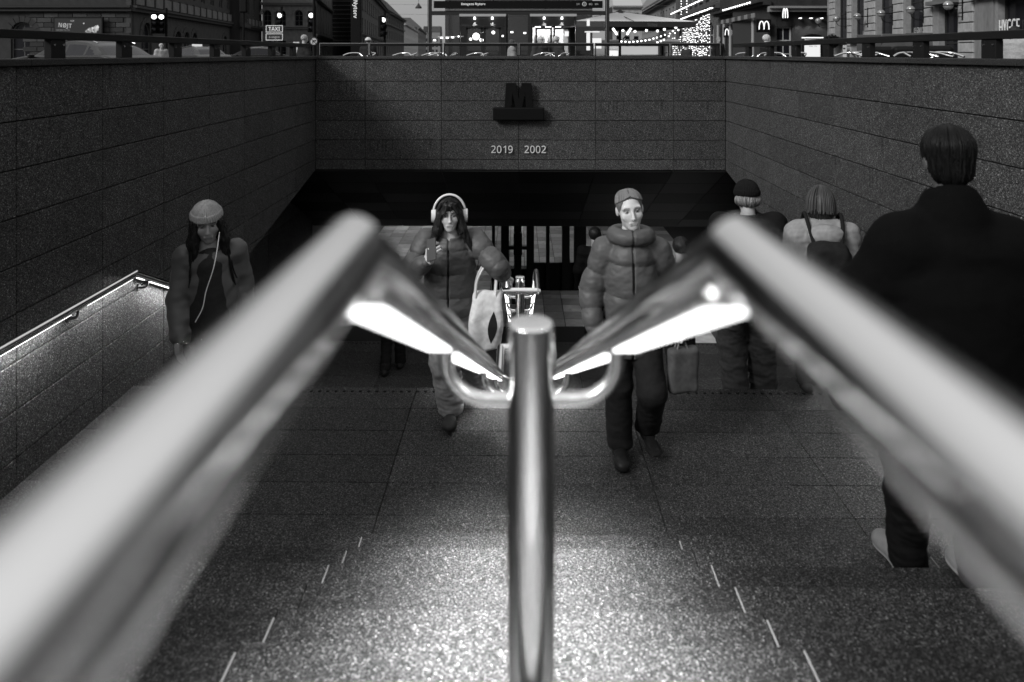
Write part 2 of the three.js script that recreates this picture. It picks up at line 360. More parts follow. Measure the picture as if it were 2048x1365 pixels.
// ---- low railings on the coping
{
  const y0 = EYE - 0.03, yb = EYE + 0.095, yt = EYE + 0.15;
  for (const sign of [-1, 1]) {
    const g = thing('parapet_rail', sign < 0 ? 'dark flat rail on block posts in front of the parked cars' : 'dark flat rail on block posts in front of the pale shopfronts', 'railing', [sign * (HALF + 0.11), y0, 0], 0, 'rails on the stairwell parapet');
    for (const [d1, d0] of [[10.1, 6.6], [6.595, 3.3], [3.295, 0.1]]) obj('top_bar', rbox(0, (yb + yt) / 2 - y0, -(d0 + d1) / 2, 0.07, yt - yb, d1 - d0, 0.006), darkSteel, g);
    for (let d = 9.5; d > 0; d -= 0.813) {
      const post = obj('post', rbox(0, (yb - y0) / 2, -d, 0.05, yb - y0, 0.145, 0.004), darkSteel, g);
      for (const e of [-0.045, 0.045]) obj('bolt', new THREE.CylinderGeometry(0.007, 0.007, 0.006, 8).rotateZ(Math.PI / 2).translate(-sign * 0.027, 0.09, -d + e), chrome, post);
    }
  }
  const g = thing('parapet_rail', 'slim steel framed rail on top of the end wall', 'railing', [0, y0, -10.29], 0, 'rails on the stairwell parapet');
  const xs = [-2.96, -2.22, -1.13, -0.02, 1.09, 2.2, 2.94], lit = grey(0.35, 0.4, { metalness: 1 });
  for (let i = 0; i + 1 < xs.length; i++) {
    const w = xs[i + 1] - xs[i] - 0.012, x = (xs[i] + xs[i + 1]) / 2;
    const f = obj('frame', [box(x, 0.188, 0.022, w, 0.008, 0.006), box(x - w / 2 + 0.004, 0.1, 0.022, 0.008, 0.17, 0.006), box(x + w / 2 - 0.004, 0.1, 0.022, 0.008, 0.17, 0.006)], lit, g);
    obj('top_bar', rbox(x, 0.167, 0, w, 0.042, 0.04, 0.004), darkSteel, g);
    for (const s of [-1, 1]) obj('post', box(x + s * (w / 2 - 0.012), 0.073, 0, 0.018, 0.146, 0.03), darkSteel, g);
  }
}
// ---- beneath the square: soffit, side walls, concourse
{
  const g = thing('soffit', 'black sloping ceiling over the lowest flight', 'ceiling', [0, EYE - 1.69, -10.22], 0, null, 'structure');
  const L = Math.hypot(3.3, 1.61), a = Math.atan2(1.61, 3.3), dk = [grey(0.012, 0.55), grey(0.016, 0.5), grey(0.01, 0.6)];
  const xs = [-4.0, -3.0, -2.26, -1.147, -0.02, 1.1, 2.23, 3.0, 4.0];
  for (let r = 0; r < 6; r++) for (let c = 0; c + 1 < xs.length; c++) {
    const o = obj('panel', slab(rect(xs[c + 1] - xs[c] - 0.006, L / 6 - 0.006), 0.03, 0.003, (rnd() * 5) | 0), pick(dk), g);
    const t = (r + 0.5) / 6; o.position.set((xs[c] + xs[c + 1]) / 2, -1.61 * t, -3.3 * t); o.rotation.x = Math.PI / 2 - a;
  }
  const s = new THREE.Shape([[0, 0.02], [3.3, -1.59], [24, -1.59], [24, -1.3], [3.4, -1.3], [0, 0.3]].map((p) => new THREE.Vector2(...p)));
  obj('slab_edge', new THREE.ExtrudeGeometry(s, { depth: 18, bevelEnabled: false }).rotateY(Math.PI / 2).translate(-9, 0, 0), mortar, g);
  // dark side walls of the lower flights
  for (const sg of [-1, 1]) {
    const w = thing('lower_side_wall', sg < 0 ? 'dark slab wall below the cut edge of the shaded granite wall' : 'dark slab wall below the cut edge of the streaked granite wall', 'wall', [sg * 3.9, 0, 0], 0, null, 'structure');
    for (let d = 5.2; d < 13; d += 1.12) for (let y = EYE - 1.1; y > Y3; y -= 0.57) {
      const o = obj('panel', slab(rect(1.114, 0.566), 0.03, 0.003, (rnd() * 5) | 0), pick(darkStone), w, [sg * 0.03, y - 0.285, -d - 0.56]);
      o.rotation.y = -sg * Math.PI / 2;
    }
    obj('backing', span(sg > 0 ? 0.032 : -0.23, sg > 0 ? 0.23 : -0.032, Y3 - 0.3, -0.02, -13.2, -5.0), mortar, w);
  }
  const close = thing('understair_wall', 'dark wall closing the space beneath the street beside the stairs', 'wall', [0, 0, 0], 0, null, 'structure');
  for (const sg of [-1, 1]) obj('wall_piece', span(sg > 0 ? 3.2 : -4.1, sg > 0 ? 4.1 : -3.2, Y3, -0.02, -5.3, -5.1), mortar, close);
}
{
  // concourse
  const g = thing('concourse_floor', 'lit tiled floor of the station concourse beyond the glass doors', 'floor', [0, Y3, -D5], 0, null, 'structure');
  const tiles = [stucco(0.3, 0.45), stucco(0.38, 0.42), stucco(0.22, 0.5)];
  obj('underlay', span(-9, 9, -0.3, -0.021, -21.5, 0.4), grey(0.04), g);
  obj('dark_floor_band', span(-4.5, 1.6, -0.03, -0.004, -1.66, 0.35), rubber, g);  // dark band across the near end of the concourse floor
  for (let r = 0; r < 24; r++) for (let c = 0; c < 22; c++) {
    const x0 = -4.5 + c * 0.42, z1 = -1.67 - r * 0.42;
    if (Math.abs(r - 9) < 1 && x0 < 1.6) { paver(g, 'tile', darkStone[c % 3], x0, x0 + 0.42, z1 - 0.42, z1, 0, 0.02, 0.002, 0.016); continue; }
    if (r < 22) paver(g, 'tile', pick(tiles), x0, x0 + 0.42, z1 - 0.42, z1, 0, 0.02, 0.002, 0.016);
  }
  for (let r = -4; r < 4; r++) for (let c = 0; c < 5; c++) { const x0 = 1.62 + c * 0.46; paver(g, 'tile', pick(tiles), x0, x0 + 0.46, r * 0.42 - 0.0, r * 0.42 + 0.42, 0, 0.02, 0.002, 0.006); }
  const w = thing('concourse_wall', 'pale wall closing the concourse', 'wall', [0, Y3, -D5], 0, null, 'structure');
  obj('wall_piece', span(-9, 9, 0, 2.7, -21.7, -21.4), stucco(0.3), w);
  for (const s of [-1, 1]) { obj('wall_piece', span(s > 0 ? 8.8 : -9, s > 0 ? 9 : -8.8, 0, 2.7, -21.4, 0.3), stucco(0.25), w); obj('wall_piece', span(s > 0 ? 4 : -8.8, s > 0 ? 8.8 : -4, 0, 2.7, 0.02, 0.25), stucco(0.1), w); }
  // ceiling lights
  for (const [x, z, I] of [[-3.4, -5.5, 20], [-3.4, -10.5, 18], [0.6, -11, 10], [3.6, -1.6, 18], [3.4, -6.5, 14], [0, -17, 16]]) {
    const l = thing('concourse_light', 'long ceiling light over the concourse floor', 'light', [x, EYE - 3.3, -D5 + z], 0, 'concourse ceiling lights');
    obj('housing', rbox(0, -0.02, 0, 0.36, 0.05, 1.9, 0.01), whitePaint, l);
    obj('light_panel', box(0, -0.05, 0, 0.3, 0.01, 1.8), glow(1.6), l);
    const a = new THREE.RectAreaLight(0xffffff, LAMP * I, 0.3, 1.8); a.position.set(0, -0.062, 0); a.rotation.x = -Math.PI / 2; l.add(a);
  }
  // glass door screen
  const D = 16.8, s = thing('door_screen', 'dark framed glass screen at the foot of the stairs', 'glass screen', [0, Y3, -D]);
  const X = (px) => gx(px, D), top = 2.4;
  const mull = [[984, 990], [1002, 1018], [1028, 1043], [1053, 1068], [1092, 1099], [1124, 1139], [1148, 1172]];
  for (const [a, b] of mull) obj('mullion', span(X(a), X(b), 0, top, -0.08, 0.08), darkSteel, s);
  for (let i = 0; i + 1 < mull.length; i++) {
    const x0 = X(mull[i][1]), x1 = X(mull[i + 1][0]);
    obj('kick_panel', span(x0, x1, 0, i === 1 || i === 2 ? 0.55 : 0.7, -0.03, 0.03), black, s);
    obj('transom', span(x0, x1, 2.34, top, -0.06, 0.06), darkSteel, s);
    if (i === 1 || i === 2) obj('transom', span(x0, x1, 1.02, 1.1, -0.05, 0.05), darkSteel, s);
    obj('pane', span(x0, x1, 0.7, 2.34, -0.004, 0.004), paneGlass, s);
  }
  obj('bumper_rail', span(X(1002), X(1172), 0.0, 0.1, 0.09, 0.2), chrome, s);
  const k = thing('ticket_pillar', 'slim black pillar in front of the glass screen', 'pillar', [X(1036), Y3, -D + 0.7]);
  obj('column', rbox(0, 0.8, 0, 0.14, 1.6, 0.14, 0.01), darkSteel, k); obj('reader', rbox(0, 1.35, 0.03, 0.2, 0.5, 0.2, 0.03), black, k); obj('base', rbox(0, 0.02, 0, 0.3, 0.04, 0.3, 0.01), darkSteel, k);
}

// ---- handrails with light strips
const R = 0.0225;
function channel(parent, a, b, w = 0.035, y0 = 0.008, y1 = 0.0285) {   // the steel profile under a rail that holds the strips
  const dir = b.clone().sub(a), len = dir.length(); dir.normalize();
  const side = dir.clone().cross(V(0, 1, 0)).normalize(), up = side.clone().cross(dir).normalize();
  const q = new THREE.Quaternion().setFromRotationMatrix(new THREE.Matrix4().makeBasis(side, up, dir.clone().negate()));
  const o = obj('light_channel', new RoundedBoxGeometry(w, y1 - y0, len, 3, 0.006), steel, parent, a.clone().add(b).multiplyScalar(0.5).addScaledVector(up, -(y0 + y1) / 2));
  o.quaternion.copy(q); return o;
}
function strip(parent, a, b, I, w = 0.031, sink = 0.0275, wash = false) {                // a diffuser let into the underside of a rail, and its light
  const dir = b.clone().sub(a), len = dir.length(); dir.normalize();
  const side = dir.clone().cross(V(0, 1, 0)).normalize(), down = dir.clone().cross(side).normalize().multiplyScalar(-1);
  if (down.y > 0) down.multiplyScalar(-1);
  const q = new THREE.Quaternion().setFromRotationMatrix(new THREE.Matrix4().makeBasis(side, down.clone().negate(), side.clone().cross(down.clone().negate())));
  const c = a.clone().add(b).multiplyScalar(0.5);
  const s = new THREE.Shape(), r = w * 0.36, x = w / 2, y = len / 2;
  s.moveTo(-x, -y + r); s.quadraticCurveTo(-x, -y, -x + r, -y); s.lineTo(x - r, -y); s.quadraticCurveTo(x, -y, x, -y + r); s.lineTo(x, y - r); s.quadraticCurveTo(x, y, x - r, y); s.lineTo(-x + r, y); s.quadraticCurveTo(-x, y, -x, y - r);
  const g = new THREE.ExtrudeGeometry(s, { depth: 0.003, bevelEnabled: false, curveSegments: 5 }).rotateX(Math.PI / 2).applyQuaternion(q);
  const p = c.clone().addScaledVector(down, sink);
  obj('light_strip', g, ledGlow, parent, p);
  if (wash) {
    const L = new THREE.RectAreaLight(0xffffff, LAMP * I, 0.03, len * 0.96); L.position.copy(c).addScaledVector(down, sink + 0.006);
    const m = new THREE.Matrix4().makeBasis(side, dir, side.clone().cross(dir));
    if (V(0, 0, -1).transformDirection(m).dot(down) < 0) m.makeBasis(side.clone().negate(), dir, side.clone().negate().cross(dir));
    L.quaternion.setFromRotationMatrix(m); parent.add(L); return;
  }
  const n = Math.max(1, Math.round(len / 0.3));             // lensed diodes along the strip
  for (let k = 0; k < n; k++) {
    const L = new THREE.SpotLight(0xffffff, LAMP * I * len / n, 0, 0.85, 0.9);
    L.position.copy(a).addScaledVector(dir, len * (k + 0.5) / n).addScaledVector(down, sink + 0.024);
    L.target.position.copy(L.position).add(V(0, -1, 0)); L.shadow.radius = 1; L.castShadow = true;
    parent.add(L, L.target);
  }
}
const LED = 16;
function centralRail(label, base, line, posts, strips, cross, x0 = 0) {
  // line: [d, H] corners; posts: d; strips: [d0, d1]
  const W = 0.1225, g = thing('central_handrail', label, 'handrail', [x0, base[0], -base[1]], 0, 'central stair handrails');
  const hAt = (d) => { for (let i = 0; i + 1 < line.length; i++) if (d <= line[i + 1][0] || i + 2 === line.length) return lerp(line[i][1], line[i + 1][1], (d - line[i][0]) / (line[i + 1][0] - line[i][0])); };
  const loc = (x, d, H) => V(x, EYE - H - base[0], base[1] - d);
  for (const s of [-1, 1]) {
    const pts = line.map(([d, H]) => loc(s * W, d, H));
    obj('rail', pipe(pts, R, 40), steel, g);
    for (let i = 1; i + 1 < pts.length; i++) channel(g, pts[i].clone().lerp(pts[i + 1], 0.008), pts[i + 1].clone().lerp(pts[i], 0.008));
    for (const [a, b, w, sink] of strips) strip(g, loc(s * W, a, hAt(a)), loc(s * W, b, hAt(b)), LED, w, sink);
  }
  for (const d of cross) obj('cross_bar', pipe([loc(-W, d, hAt(d)), loc(W, d, hAt(d))], R, 32), steel, g);
  for (const [d, floorH, extra] of posts) {
    const H = hAt(d), top = EYE - H - base[0] + 0.004 + (extra || 0), bot = EYE - floorH - base[0], r = 0.0335;
    const prof = [[0, top], [r - 0.006, top], [r - 0.002, top - 0.0015], [r, top - 0.004], [r, bot + 0.01], [r, bot]].map((p) => new THREE.Vector2(...p));
    const post = obj('post', new THREE.LatheGeometry(prof.reverse(), 48), steel, g, [0, 0, base[1] - d]);
    obj('foot_plate', new THREE.CylinderGeometry(0.06, 0.062, 0.012, 32).translate(0, bot + 0.006, 0), steel, post);
    for (const s of [-1, 1]) {
      const y = EYE - H - base[0] - 0.098, c = new THREE.CurvePath();
      c.add(new THREE.LineCurve3(V(s * 0.02, y, 0), V(s * 0.0625, y, 0)));
      c.add(new THREE.CubicBezierCurve3(V(s * 0.0625, y, 0), V(s * 0.0956, y, 0), V(s * W, y + 0.0269, 0), V(s * W, y + 0.06, 0)));
      c.add(new THREE.LineCurve3(V(s * W, y + 0.06, 0), V(s * W, y + 0.085, 0)));
      obj('bracket_arm', new THREE.TubeGeometry(c, 30, 0.0105, 18), steel, post);
    }
  }
  return g;
}
const slope = (1.66 - 0.15) / (3.62 - 0.528);
centralRail('brushed steel double handrail in front, with glowing strips under its rails', [EYE - 2.56, 3.7],
  [[-0.42, 0.124], [0.436, 0.124], [3.62, 1.66], [3.95, 1.66]],
  [[-0.3, 1.06], [1.0, 1.21, 0.01], [2.02, 1.81], [3.03, 2.26], [3.78, 2.56]],
  [[-0.38, 0.41, 0.02, 0.0185], [0.48, 0.945], [1.045, 1.985], [2.065, 2.99], [3.075, 3.56]], [-0.42, 3.95], 0.016);
centralRail('farther steel double handrail the girl rests her hand on', [EYE - 2.56, 5.1],
  [[4.9, 1.66], [5.33, 1.66], [8.69, 3.31], [9.0, 3.31]],
  [[5.12, 2.56, 0.03], [6.0, 3.01], [6.9, 3.46], [7.8, 3.91], [8.85, 4.21]],
  [[4.96, 5.08], [5.4, 5.95], [6.06, 6.85], [6.96, 7.75], [7.86, 8.6]], [4.9, 9.0]);
function wallRail(sign, label) {
  const x = sign * (HALF - 0.07), g = thing('wall_handrail', label, 'handrail', [x, Y1, -4.6], 0, 'handrails on the side walls');
  const line = [[0.2, 0.11], [0.7, 0.15], [3.5, 1.66 - 0.002], [5.27, 1.66], [8.62, 3.31], [9.6, 3.31]];
  line[1] = [0.42, 0.15]; line[0] = [0.05, 0.15];
  const hAt = (d) => { for (let i = 0; i + 1 < line.length; i++) if (d <= line[i + 1][0]) return lerp(line[i][1], line[i + 1][1], (d - line[i][0]) / (line[i + 1][0] - line[i][0])); };
  const loc = (d, H, o = 0) => V(o, EYE - H - Y1, 4.6 - d);
  obj('rail', pipe(line.map(([d, H]) => loc(d, H)), R, 32), steel, g);
  for (let i = 0; i + 1 < line.length; i++) channel(g, loc(...line[i]), loc(...line[i + 1]), 0.032, 0.008, 0.0295);
  for (const d of [0.9, 1.8, 2.7, 3.6, 4.58, 5.44, 6.4, 7.4, 8.3]) {
    const y = EYE - hAt(d) - Y1, z = 4.6 - d, c = new THREE.CurvePath();
    c.add(new THREE.LineCurve3(V(sign * 0.068, y - 0.085, z), V(sign * 0.045, y - 0.085, z)));
    c.add(new THREE.CubicBezierCurve3(V(sign * 0.045, y - 0.085, z), V(sign * 0.015, y - 0.085, z), V(0, y - 0.075, z), V(0, y - 0.045, z)));
    c.add(new THREE.LineCurve3(V(0, y - 0.045, z), V(0, y - 0.012, z)));
    const b = obj('bracket', new THREE.TubeGeometry(c, 20, 0.009, 12), darkSteel, g);
    obj('rosette', new THREE.CylinderGeometry(0.026, 0.026, 0.008, 20).rotateZ(Math.PI / 2).translate(sign * 0.066, y - 0.085, z), darkSteel, b);
  }
  for (const [a, b] of [[2.75, 3.4], [3.65, 4.5], [4.66, 5.22], [5.31, 5.40], [5.48, 6.3], [6.5, 7.3], [7.5, 8.2]]) strip(g, loc(a, hAt(a)), loc(b, hAt(b)), 60, 0.027, 0.0285, true);
}
wallRail(-1, 'lit handrail on the shaded granite wall behind the person in the ribbed beanie');
wallRail(1, 'lit handrail on the granite wall, hidden behind the man in black');

// ---------------------------------------------------------------- people
// surface of a distance field on a grid (one vertex per crossed cell)
function nets(f, lo, hi, cell, color) {
  const n = [0, 1, 2].map((k) => Math.ceil((hi[k] - lo[k]) / cell) + 2), [nx, ny, nz] = n;
  const F = new Float32Array(nx * ny * nz), id = new Int32Array(nx * ny * nz).fill(-1);
  let q = 0;
  for (let k = 0; k < nz; k++) for (let j = 0; j < ny; j++) for (let i = 0; i < nx; i++) F[q++] = f(lo[0] + (i - 0.5) * cell, lo[1] + (j - 0.5) * cell, lo[2] + (k - 0.5) * cell);
  const pos = [], idx = [], I = (i, j, k) => (k * ny + j) * nx + i;
  const E = [[0, 1], [0, 2], [0, 4], [1, 3], [1, 5], [2, 3], [2, 6], [3, 7], [4, 5], [4, 6], [5, 7], [6, 7]];
  for (let k = 0; k + 1 < nz; k++) for (let j = 0; j + 1 < ny; j++) for (let i = 0; i + 1 < nx; i++) {
    const c = []; let m = 0;
    for (let b = 0; b < 8; b++) { const v = F[I(i + (b & 1), j + (b >> 1 & 1), k + (b >> 2))]; c.push(v); if (v < 0) m |= 1 << b; }
    if (m === 0 || m === 255) continue;
    let x = 0, y = 0, z = 0, w = 0;
    for (const [a, b] of E) {
      if ((c[a] < 0) === (c[b] < 0)) continue;
      const t = c[a] / (c[a] - c[b]);
      x += lerp(a & 1, b & 1, t); y += lerp(a >> 1 & 1, b >> 1 & 1, t); z += lerp(a >> 2, b >> 2, t); w++;
    }
    id[I(i, j, k)] = pos.length / 3;
    pos.push(lo[0] + (i - 0.5 + x / w) * cell, lo[1] + (j - 0.5 + y / w) * cell, lo[2] + (k - 0.5 + z / w) * cell);
  }
  const quad = (a, b, c, d, flip) => { if (a < 0 || b < 0 || c < 0 || d < 0) return; flip ? idx.push(a, c, b, a, d, c) : idx.push(a, b, c, a, c, d); };
  for (let k = 1; k + 1 < nz; k++) for (let j = 1; j + 1 < ny; j++) for (let i = 1; i + 1 < nx; i++) {
    const s = F[I(i, j, k)] < 0;
    if (s !== F[I(i + 1, j, k)] < 0) quad(id[I(i, j - 1, k - 1)], id[I(i, j, k - 1)], id[I(i, j, k)], id[I(i, j - 1, k)], !s);
    if (s !== F[I(i, j + 1, k)] < 0) quad(id[I(i - 1, j, k - 1)], id[I(i - 1, j, k)], id[I(i, j, k)], id[I(i, j, k - 1)], !s);
    if (s !== F[I(i, j, k + 1)] < 0) quad(id[I(i - 1, j - 1, k)], id[I(i, j - 1, k)], id[I(i, j, k)], id[I(i - 1, j, k)], !s);
  }
  const nor = [], uv = [], col = [], e = cell * 0.4;
  for (let i = 0; i < pos.length; i += 3) {
    const [x, y, z] = [pos[i], pos[i + 1], pos[i + 2]];
    let a = f(x + e, y, z) - f(x - e, y, z), b = f(x, y + e, z) - f(x, y - e, z), c = f(x, y, z + e) - f(x, y, z - e); const l = Math.hypot(a, b, c) || 1;
    nor.push(a / l, b / l, c / l); uv.push(x + z * 0.8, y + z * 0.3);
    if (color) { const v = color(x, y, z); col.push(v, v, v); }
  }
  const g = new THREE.BufferGeometry();
  g.setAttribute('position', new THREE.Float32BufferAttribute(pos, 3)); g.setAttribute('normal', new THREE.Float32BufferAttribute(nor, 3)); g.setAttribute('uv', new THREE.Float32BufferAttribute(uv, 2));
  if (color) g.setAttribute('color', new THREE.Float32BufferAttribute(col, 3));
  g.setIndex(idx); return g;
}
const smin = (a, b, k) => { const h = Math.max(k - Math.abs(a - b), 0) / k; return Math.min(a, b) - h * h * k * 0.25; };
const smax = (a, b, k) => -smin(-a, -b, k);
// tapered capsule; puff > 0 swells it into n quilted sections
function cap(a, b, ra, rb, n = 0, puff = 0) {
  const dx = b[0] - a[0], dy = b[1] - a[1], dz = b[2] - a[2], L = dx * dx + dy * dy + dz * dz || 1e-9;
  return (x, y, z) => {
    const px = x - a[0], py = y - a[1], pz = z - a[2];
    const t0 = (px * dx + py * dy + pz * dz) / L, t = t0 < 0 ? 0 : t0 > 1 ? 1 : t0;
    const r = ra + (rb - ra) * t + (n ? puff * (Math.pow(Math.abs(Math.sin(Math.PI * t * n)), 0.55) - 1) : 0);
    return Math.hypot(px - dx * t, py - dy * t, pz - dz * t) - r;
  };
}
const ell = (c, r) => (x, y, z) => {
  const a = (x - c[0]) / r[0], b = (y - c[1]) / r[1], d = (z - c[2]) / r[2], k0 = Math.hypot(a, b, d), k1 = Math.hypot(a / r[0], b / r[1], d / r[2]);
  return k1 < 1e-9 ? -Math.min(...r) : k0 * (k0 - 1) / k1;
};
const union = (list, k) => (x, y, z) => { let d = list[0](x, y, z); for (let i = 1; i < list.length; i++) d = smin(d, list[i](x, y, z), k); return d; };
const folds = (amp, fx, fy, s) => (x, y, z) => amp * (noise.noise(x * fx + s, y * fy, z * fx) + 0.5 * noise.noise(x * fx * 2.3, y * fy * 2.3 + s, z * fx * 2.3));
// trunk: an oval column along a spine, half-widths given at heights
function trunk(spine, table, bottom, n = 0, puff = 0, y0 = 0, pitch = 0.15) {
  return (x, y, z) => {
    let i = 0; while (i + 2 < table.length && y > table[i + 1][0]) i++;
    const t = clamp((y - table[i][0]) / (table[i + 1][0] - table[i][0]), 0, 1), s = t * t * (3 - 2 * t);
    let w = lerp(table[i][1], table[i + 1][1], s), d = lerp(table[i][2], table[i + 1][2], s);
    if (puff) { const yy = y + 0.012 * noise.noise(x * 7, y * 3, z * 7); const p = puff * (0.8 + 0.5 * noise.noise(x * 5, y * 4, 3)) * (Math.pow(Math.abs(Math.sin(Math.PI * (yy - y0) / pitch)), 0.4) - 1); w += p; d += p; }
    const u = clamp((y - spine[0][1]) / (spine[1][1] - spine[0][1]), -0.3, 1.2), cx = lerp(spine[0][0], spine[1][0], u), cz = lerp(spine[0][2], spine[1][2], u);
    const a = (x - cx) / w, b = (z - cz) / d, k = Math.hypot(a, b), side = (k - 1) * Math.min(w, d) * 0.9;
    return smax(smax(side, bottom - y, 0.03), y - table[table.length - 1][0], 0.05);
  };
}
// head about its centre, face towards +z
const headField = (() => {
  const parts = union([ell([0, 0.03, -0.012], [0.073, 0.083, 0.092]), ell([0, -0.042, 0.022], [0.058, 0.068, 0.064]), ell([0, -0.094, 0.056], [0.022, 0.018, 0.022])], 0.035);
  const nose = cap([0, 0.016, 0.082], [0, -0.026, 0.101], 0.007, 0.0105), tip = ell([0, -0.031, 0.096], [0.015, 0.008, 0.01]);
  const brow = cap([-0.045, 0.03, 0.068], [0.045, 0.03, 0.068], 0.012, 0.012);
  const lipU = cap([-0.021, -0.059, 0.08], [0.021, -0.059, 0.08], 0.006, 0.006), lipL = cap([-0.017, -0.068, 0.079], [0.017, -0.068, 0.079], 0.0075, 0.0075);
  const cheek = [ell([-0.04, -0.022, 0.056], [0.024, 0.022, 0.018]), ell([0.04, -0.022, 0.056], [0.024, 0.022, 0.018])];
  const ears = [ell([-0.075, -0.002, -0.012], [0.011, 0.031, 0.019]), ell([0.075, -0.002, -0.012], [0.011, 0.031, 0.019])];
  const sock = [ell([-0.031, 0.012, 0.09], [0.02, 0.013, 0.016]), ell([0.031, 0.012, 0.09], [0.02, 0.013, 0.016])];
  const eye = [ell([-0.031, 0.011, 0.067], [0.0135, 0.0125, 0.0125]), ell([0.031, 0.011, 0.067], [0.0135, 0.0125, 0.0125])];
  const neck = cap([0, -0.07, -0.022], [0, -0.19, -0.03], 0.051, 0.056);
  return (x, y, z) => {
    let d = parts(x, y, z);
    d = smin(d, brow(x, y, z), 0.02); for (const c of cheek) d = smin(d, c(x, y, z), 0.02);
    for (const s of sock) d = smax(d, -s(x, y, z), 0.012);
    for (const s of eye) d = Math.min(d, s(x, y, z));
    d = smin(d, nose(x, y, z), 0.012); d = smin(d, tip(x, y, z), 0.008);
    d = smin(d, lipU(x, y, z), 0.004); d = smin(d, lipL(x, y, z), 0.004);
    for (const s of ears) d = smin(d, s(x, y, z), 0.006);
    return smin(d, neck(x, y, z), 0.03);
  };
})();
const faceTone = (skin, brow) => (x, y, z) => {
  if (z > 0.06) {
    const ex = Math.abs(Math.abs(x) - 0.031);
    if (ex < 0.006 && Math.abs(y - 0.011) < 0.006) return 0.03;
    if (ex < 0.013 && Math.abs(y - 0.0165) < 0.0032) return skin * 0.35;
    if (ex < 0.0115 && Math.abs(y - 0.011) < 0.006) return skin * 0.8;
    if (Math.abs(y - 0.034 + Math.abs(ex) * 0.15) < 0.0048 && Math.abs(x) > 0.014 && Math.abs(x) < 0.05) return brow;
    if (Math.abs(x) < 0.022 && y < -0.054 && y > -0.074 && z > 0.07) return Math.abs(y + 0.0635) < 0.0022 ? skin * 0.5 : skin * 0.74;
  }
  return skin;
};
const headGeo = new Map();
function head(skin, brow, cell = 0.004) {
  const k = [skin, brow, cell].join();
  if (!headGeo.has(k)) headGeo.set(k, nets(headField, [-0.1, -0.2, -0.12], [0.1, 0.125, 0.125], cell, faceTone(skin, brow)));
  return headGeo.get(k).clone();
}
// hand from the wrist along +y, palm towards +z, thumb on the +x side
function hand(curl, skin, thumbIn = 0.3) {
  const list = [];
  const palm = (x, y, z) => { const qx = Math.abs(x) - 0.03, qy = Math.abs(y - 0.045) - 0.036, qz = Math.abs(z) - 0.006; return Math.hypot(Math.max(qx, 0), Math.max(qy, 0), Math.max(qz, 0)) + Math.min(Math.max(qx, qy, qz), 0) - 0.009; };
  list.push(palm, cap([0, -0.03, 0], [0, 0.01, 0], 0.026, 0.026));
  const fingers = [[0.031, 0.072, 0.0085], [0.0105, 0.08, 0.0088], [-0.0105, 0.074, 0.0085], [-0.031, 0.058, 0.0075]].map(([x, L, r], i) => {
    let y = 0.086, z = 0, a = curl * 0.5, p = [x, y, z]; const segs = [];
    for (const part of [0.42, 0.32, 0.26]) { const q = [p[0] + (x > 0 ? 0.003 : -0.003), p[1] + Math.cos(a) * L * part, p[2] + Math.sin(a) * L * part]; segs.push(cap(p, q, r, r * 0.9)); p = q; a += curl; }
    return union(segs, 0.004);
  });
  const t0 = [0.032, 0.018, 0.006], t1 = [0.058, 0.045, 0.016 + 0.01 * thumbIn], t2 = [0.06 - 0.03 * thumbIn, 0.078, 0.024 + 0.03 * thumbIn];
  const thumb = union([cap(t0, t1, 0.0125, 0.0105), cap(t1, t2, 0.0105, 0.0085)], 0.006);
  const body = union(list, 0.014);
  return nets((x, y, z) => { let d = body(x, y, z); for (const f of fingers) d = smin(d, f(x, y, z), 0.006); return smin(d, thumb(x, y, z), 0.01); }, [-0.06, -0.06, -0.04], [0.085, 0.18, 0.1], 0.0036, () => skin);
}
const basis = (dir, palm, at, mirror) => {
  const y = V(...dir).normalize(), z = V(...palm); z.addScaledVector(y, -z.dot(y)).normalize(); const x = y.clone().cross(z);
  const m = new THREE.Matrix4().makeBasis(x, y, z).setPosition(...at);
  return mirror ? m.multiply(new THREE.Matrix4().makeScale(-1, 1, 1)) : m;
};
function flipFaces(g) { const i = g.index.array; for (let k = 0; k < i.length; k += 3) { const t = i[k + 1]; i[k + 1] = i[k + 2]; i[k + 2] = t; } return g; }
const bodyMat = new THREE.MeshStandardMaterial({ vertexColors: true, roughness: 0.55 });
const headMatrix = (P) => new THREE.Matrix4().compose(V(...P.head), new THREE.Quaternion().setFromEuler(new THREE.Euler(...(P.tilt || [0, 0, 0]))), V(1, 1, 1).multiplyScalar(P.hs || 1));
function bounds(pts, pad) { const lo = [9, 9, 9], hi = [-9, -9, -9]; for (const p of pts) for (let k = 0; k < 3; k++) { lo[k] = Math.min(lo[k], p[k] - pad); hi[k] = Math.max(hi[k], p[k] + pad); } return [lo, hi]; }
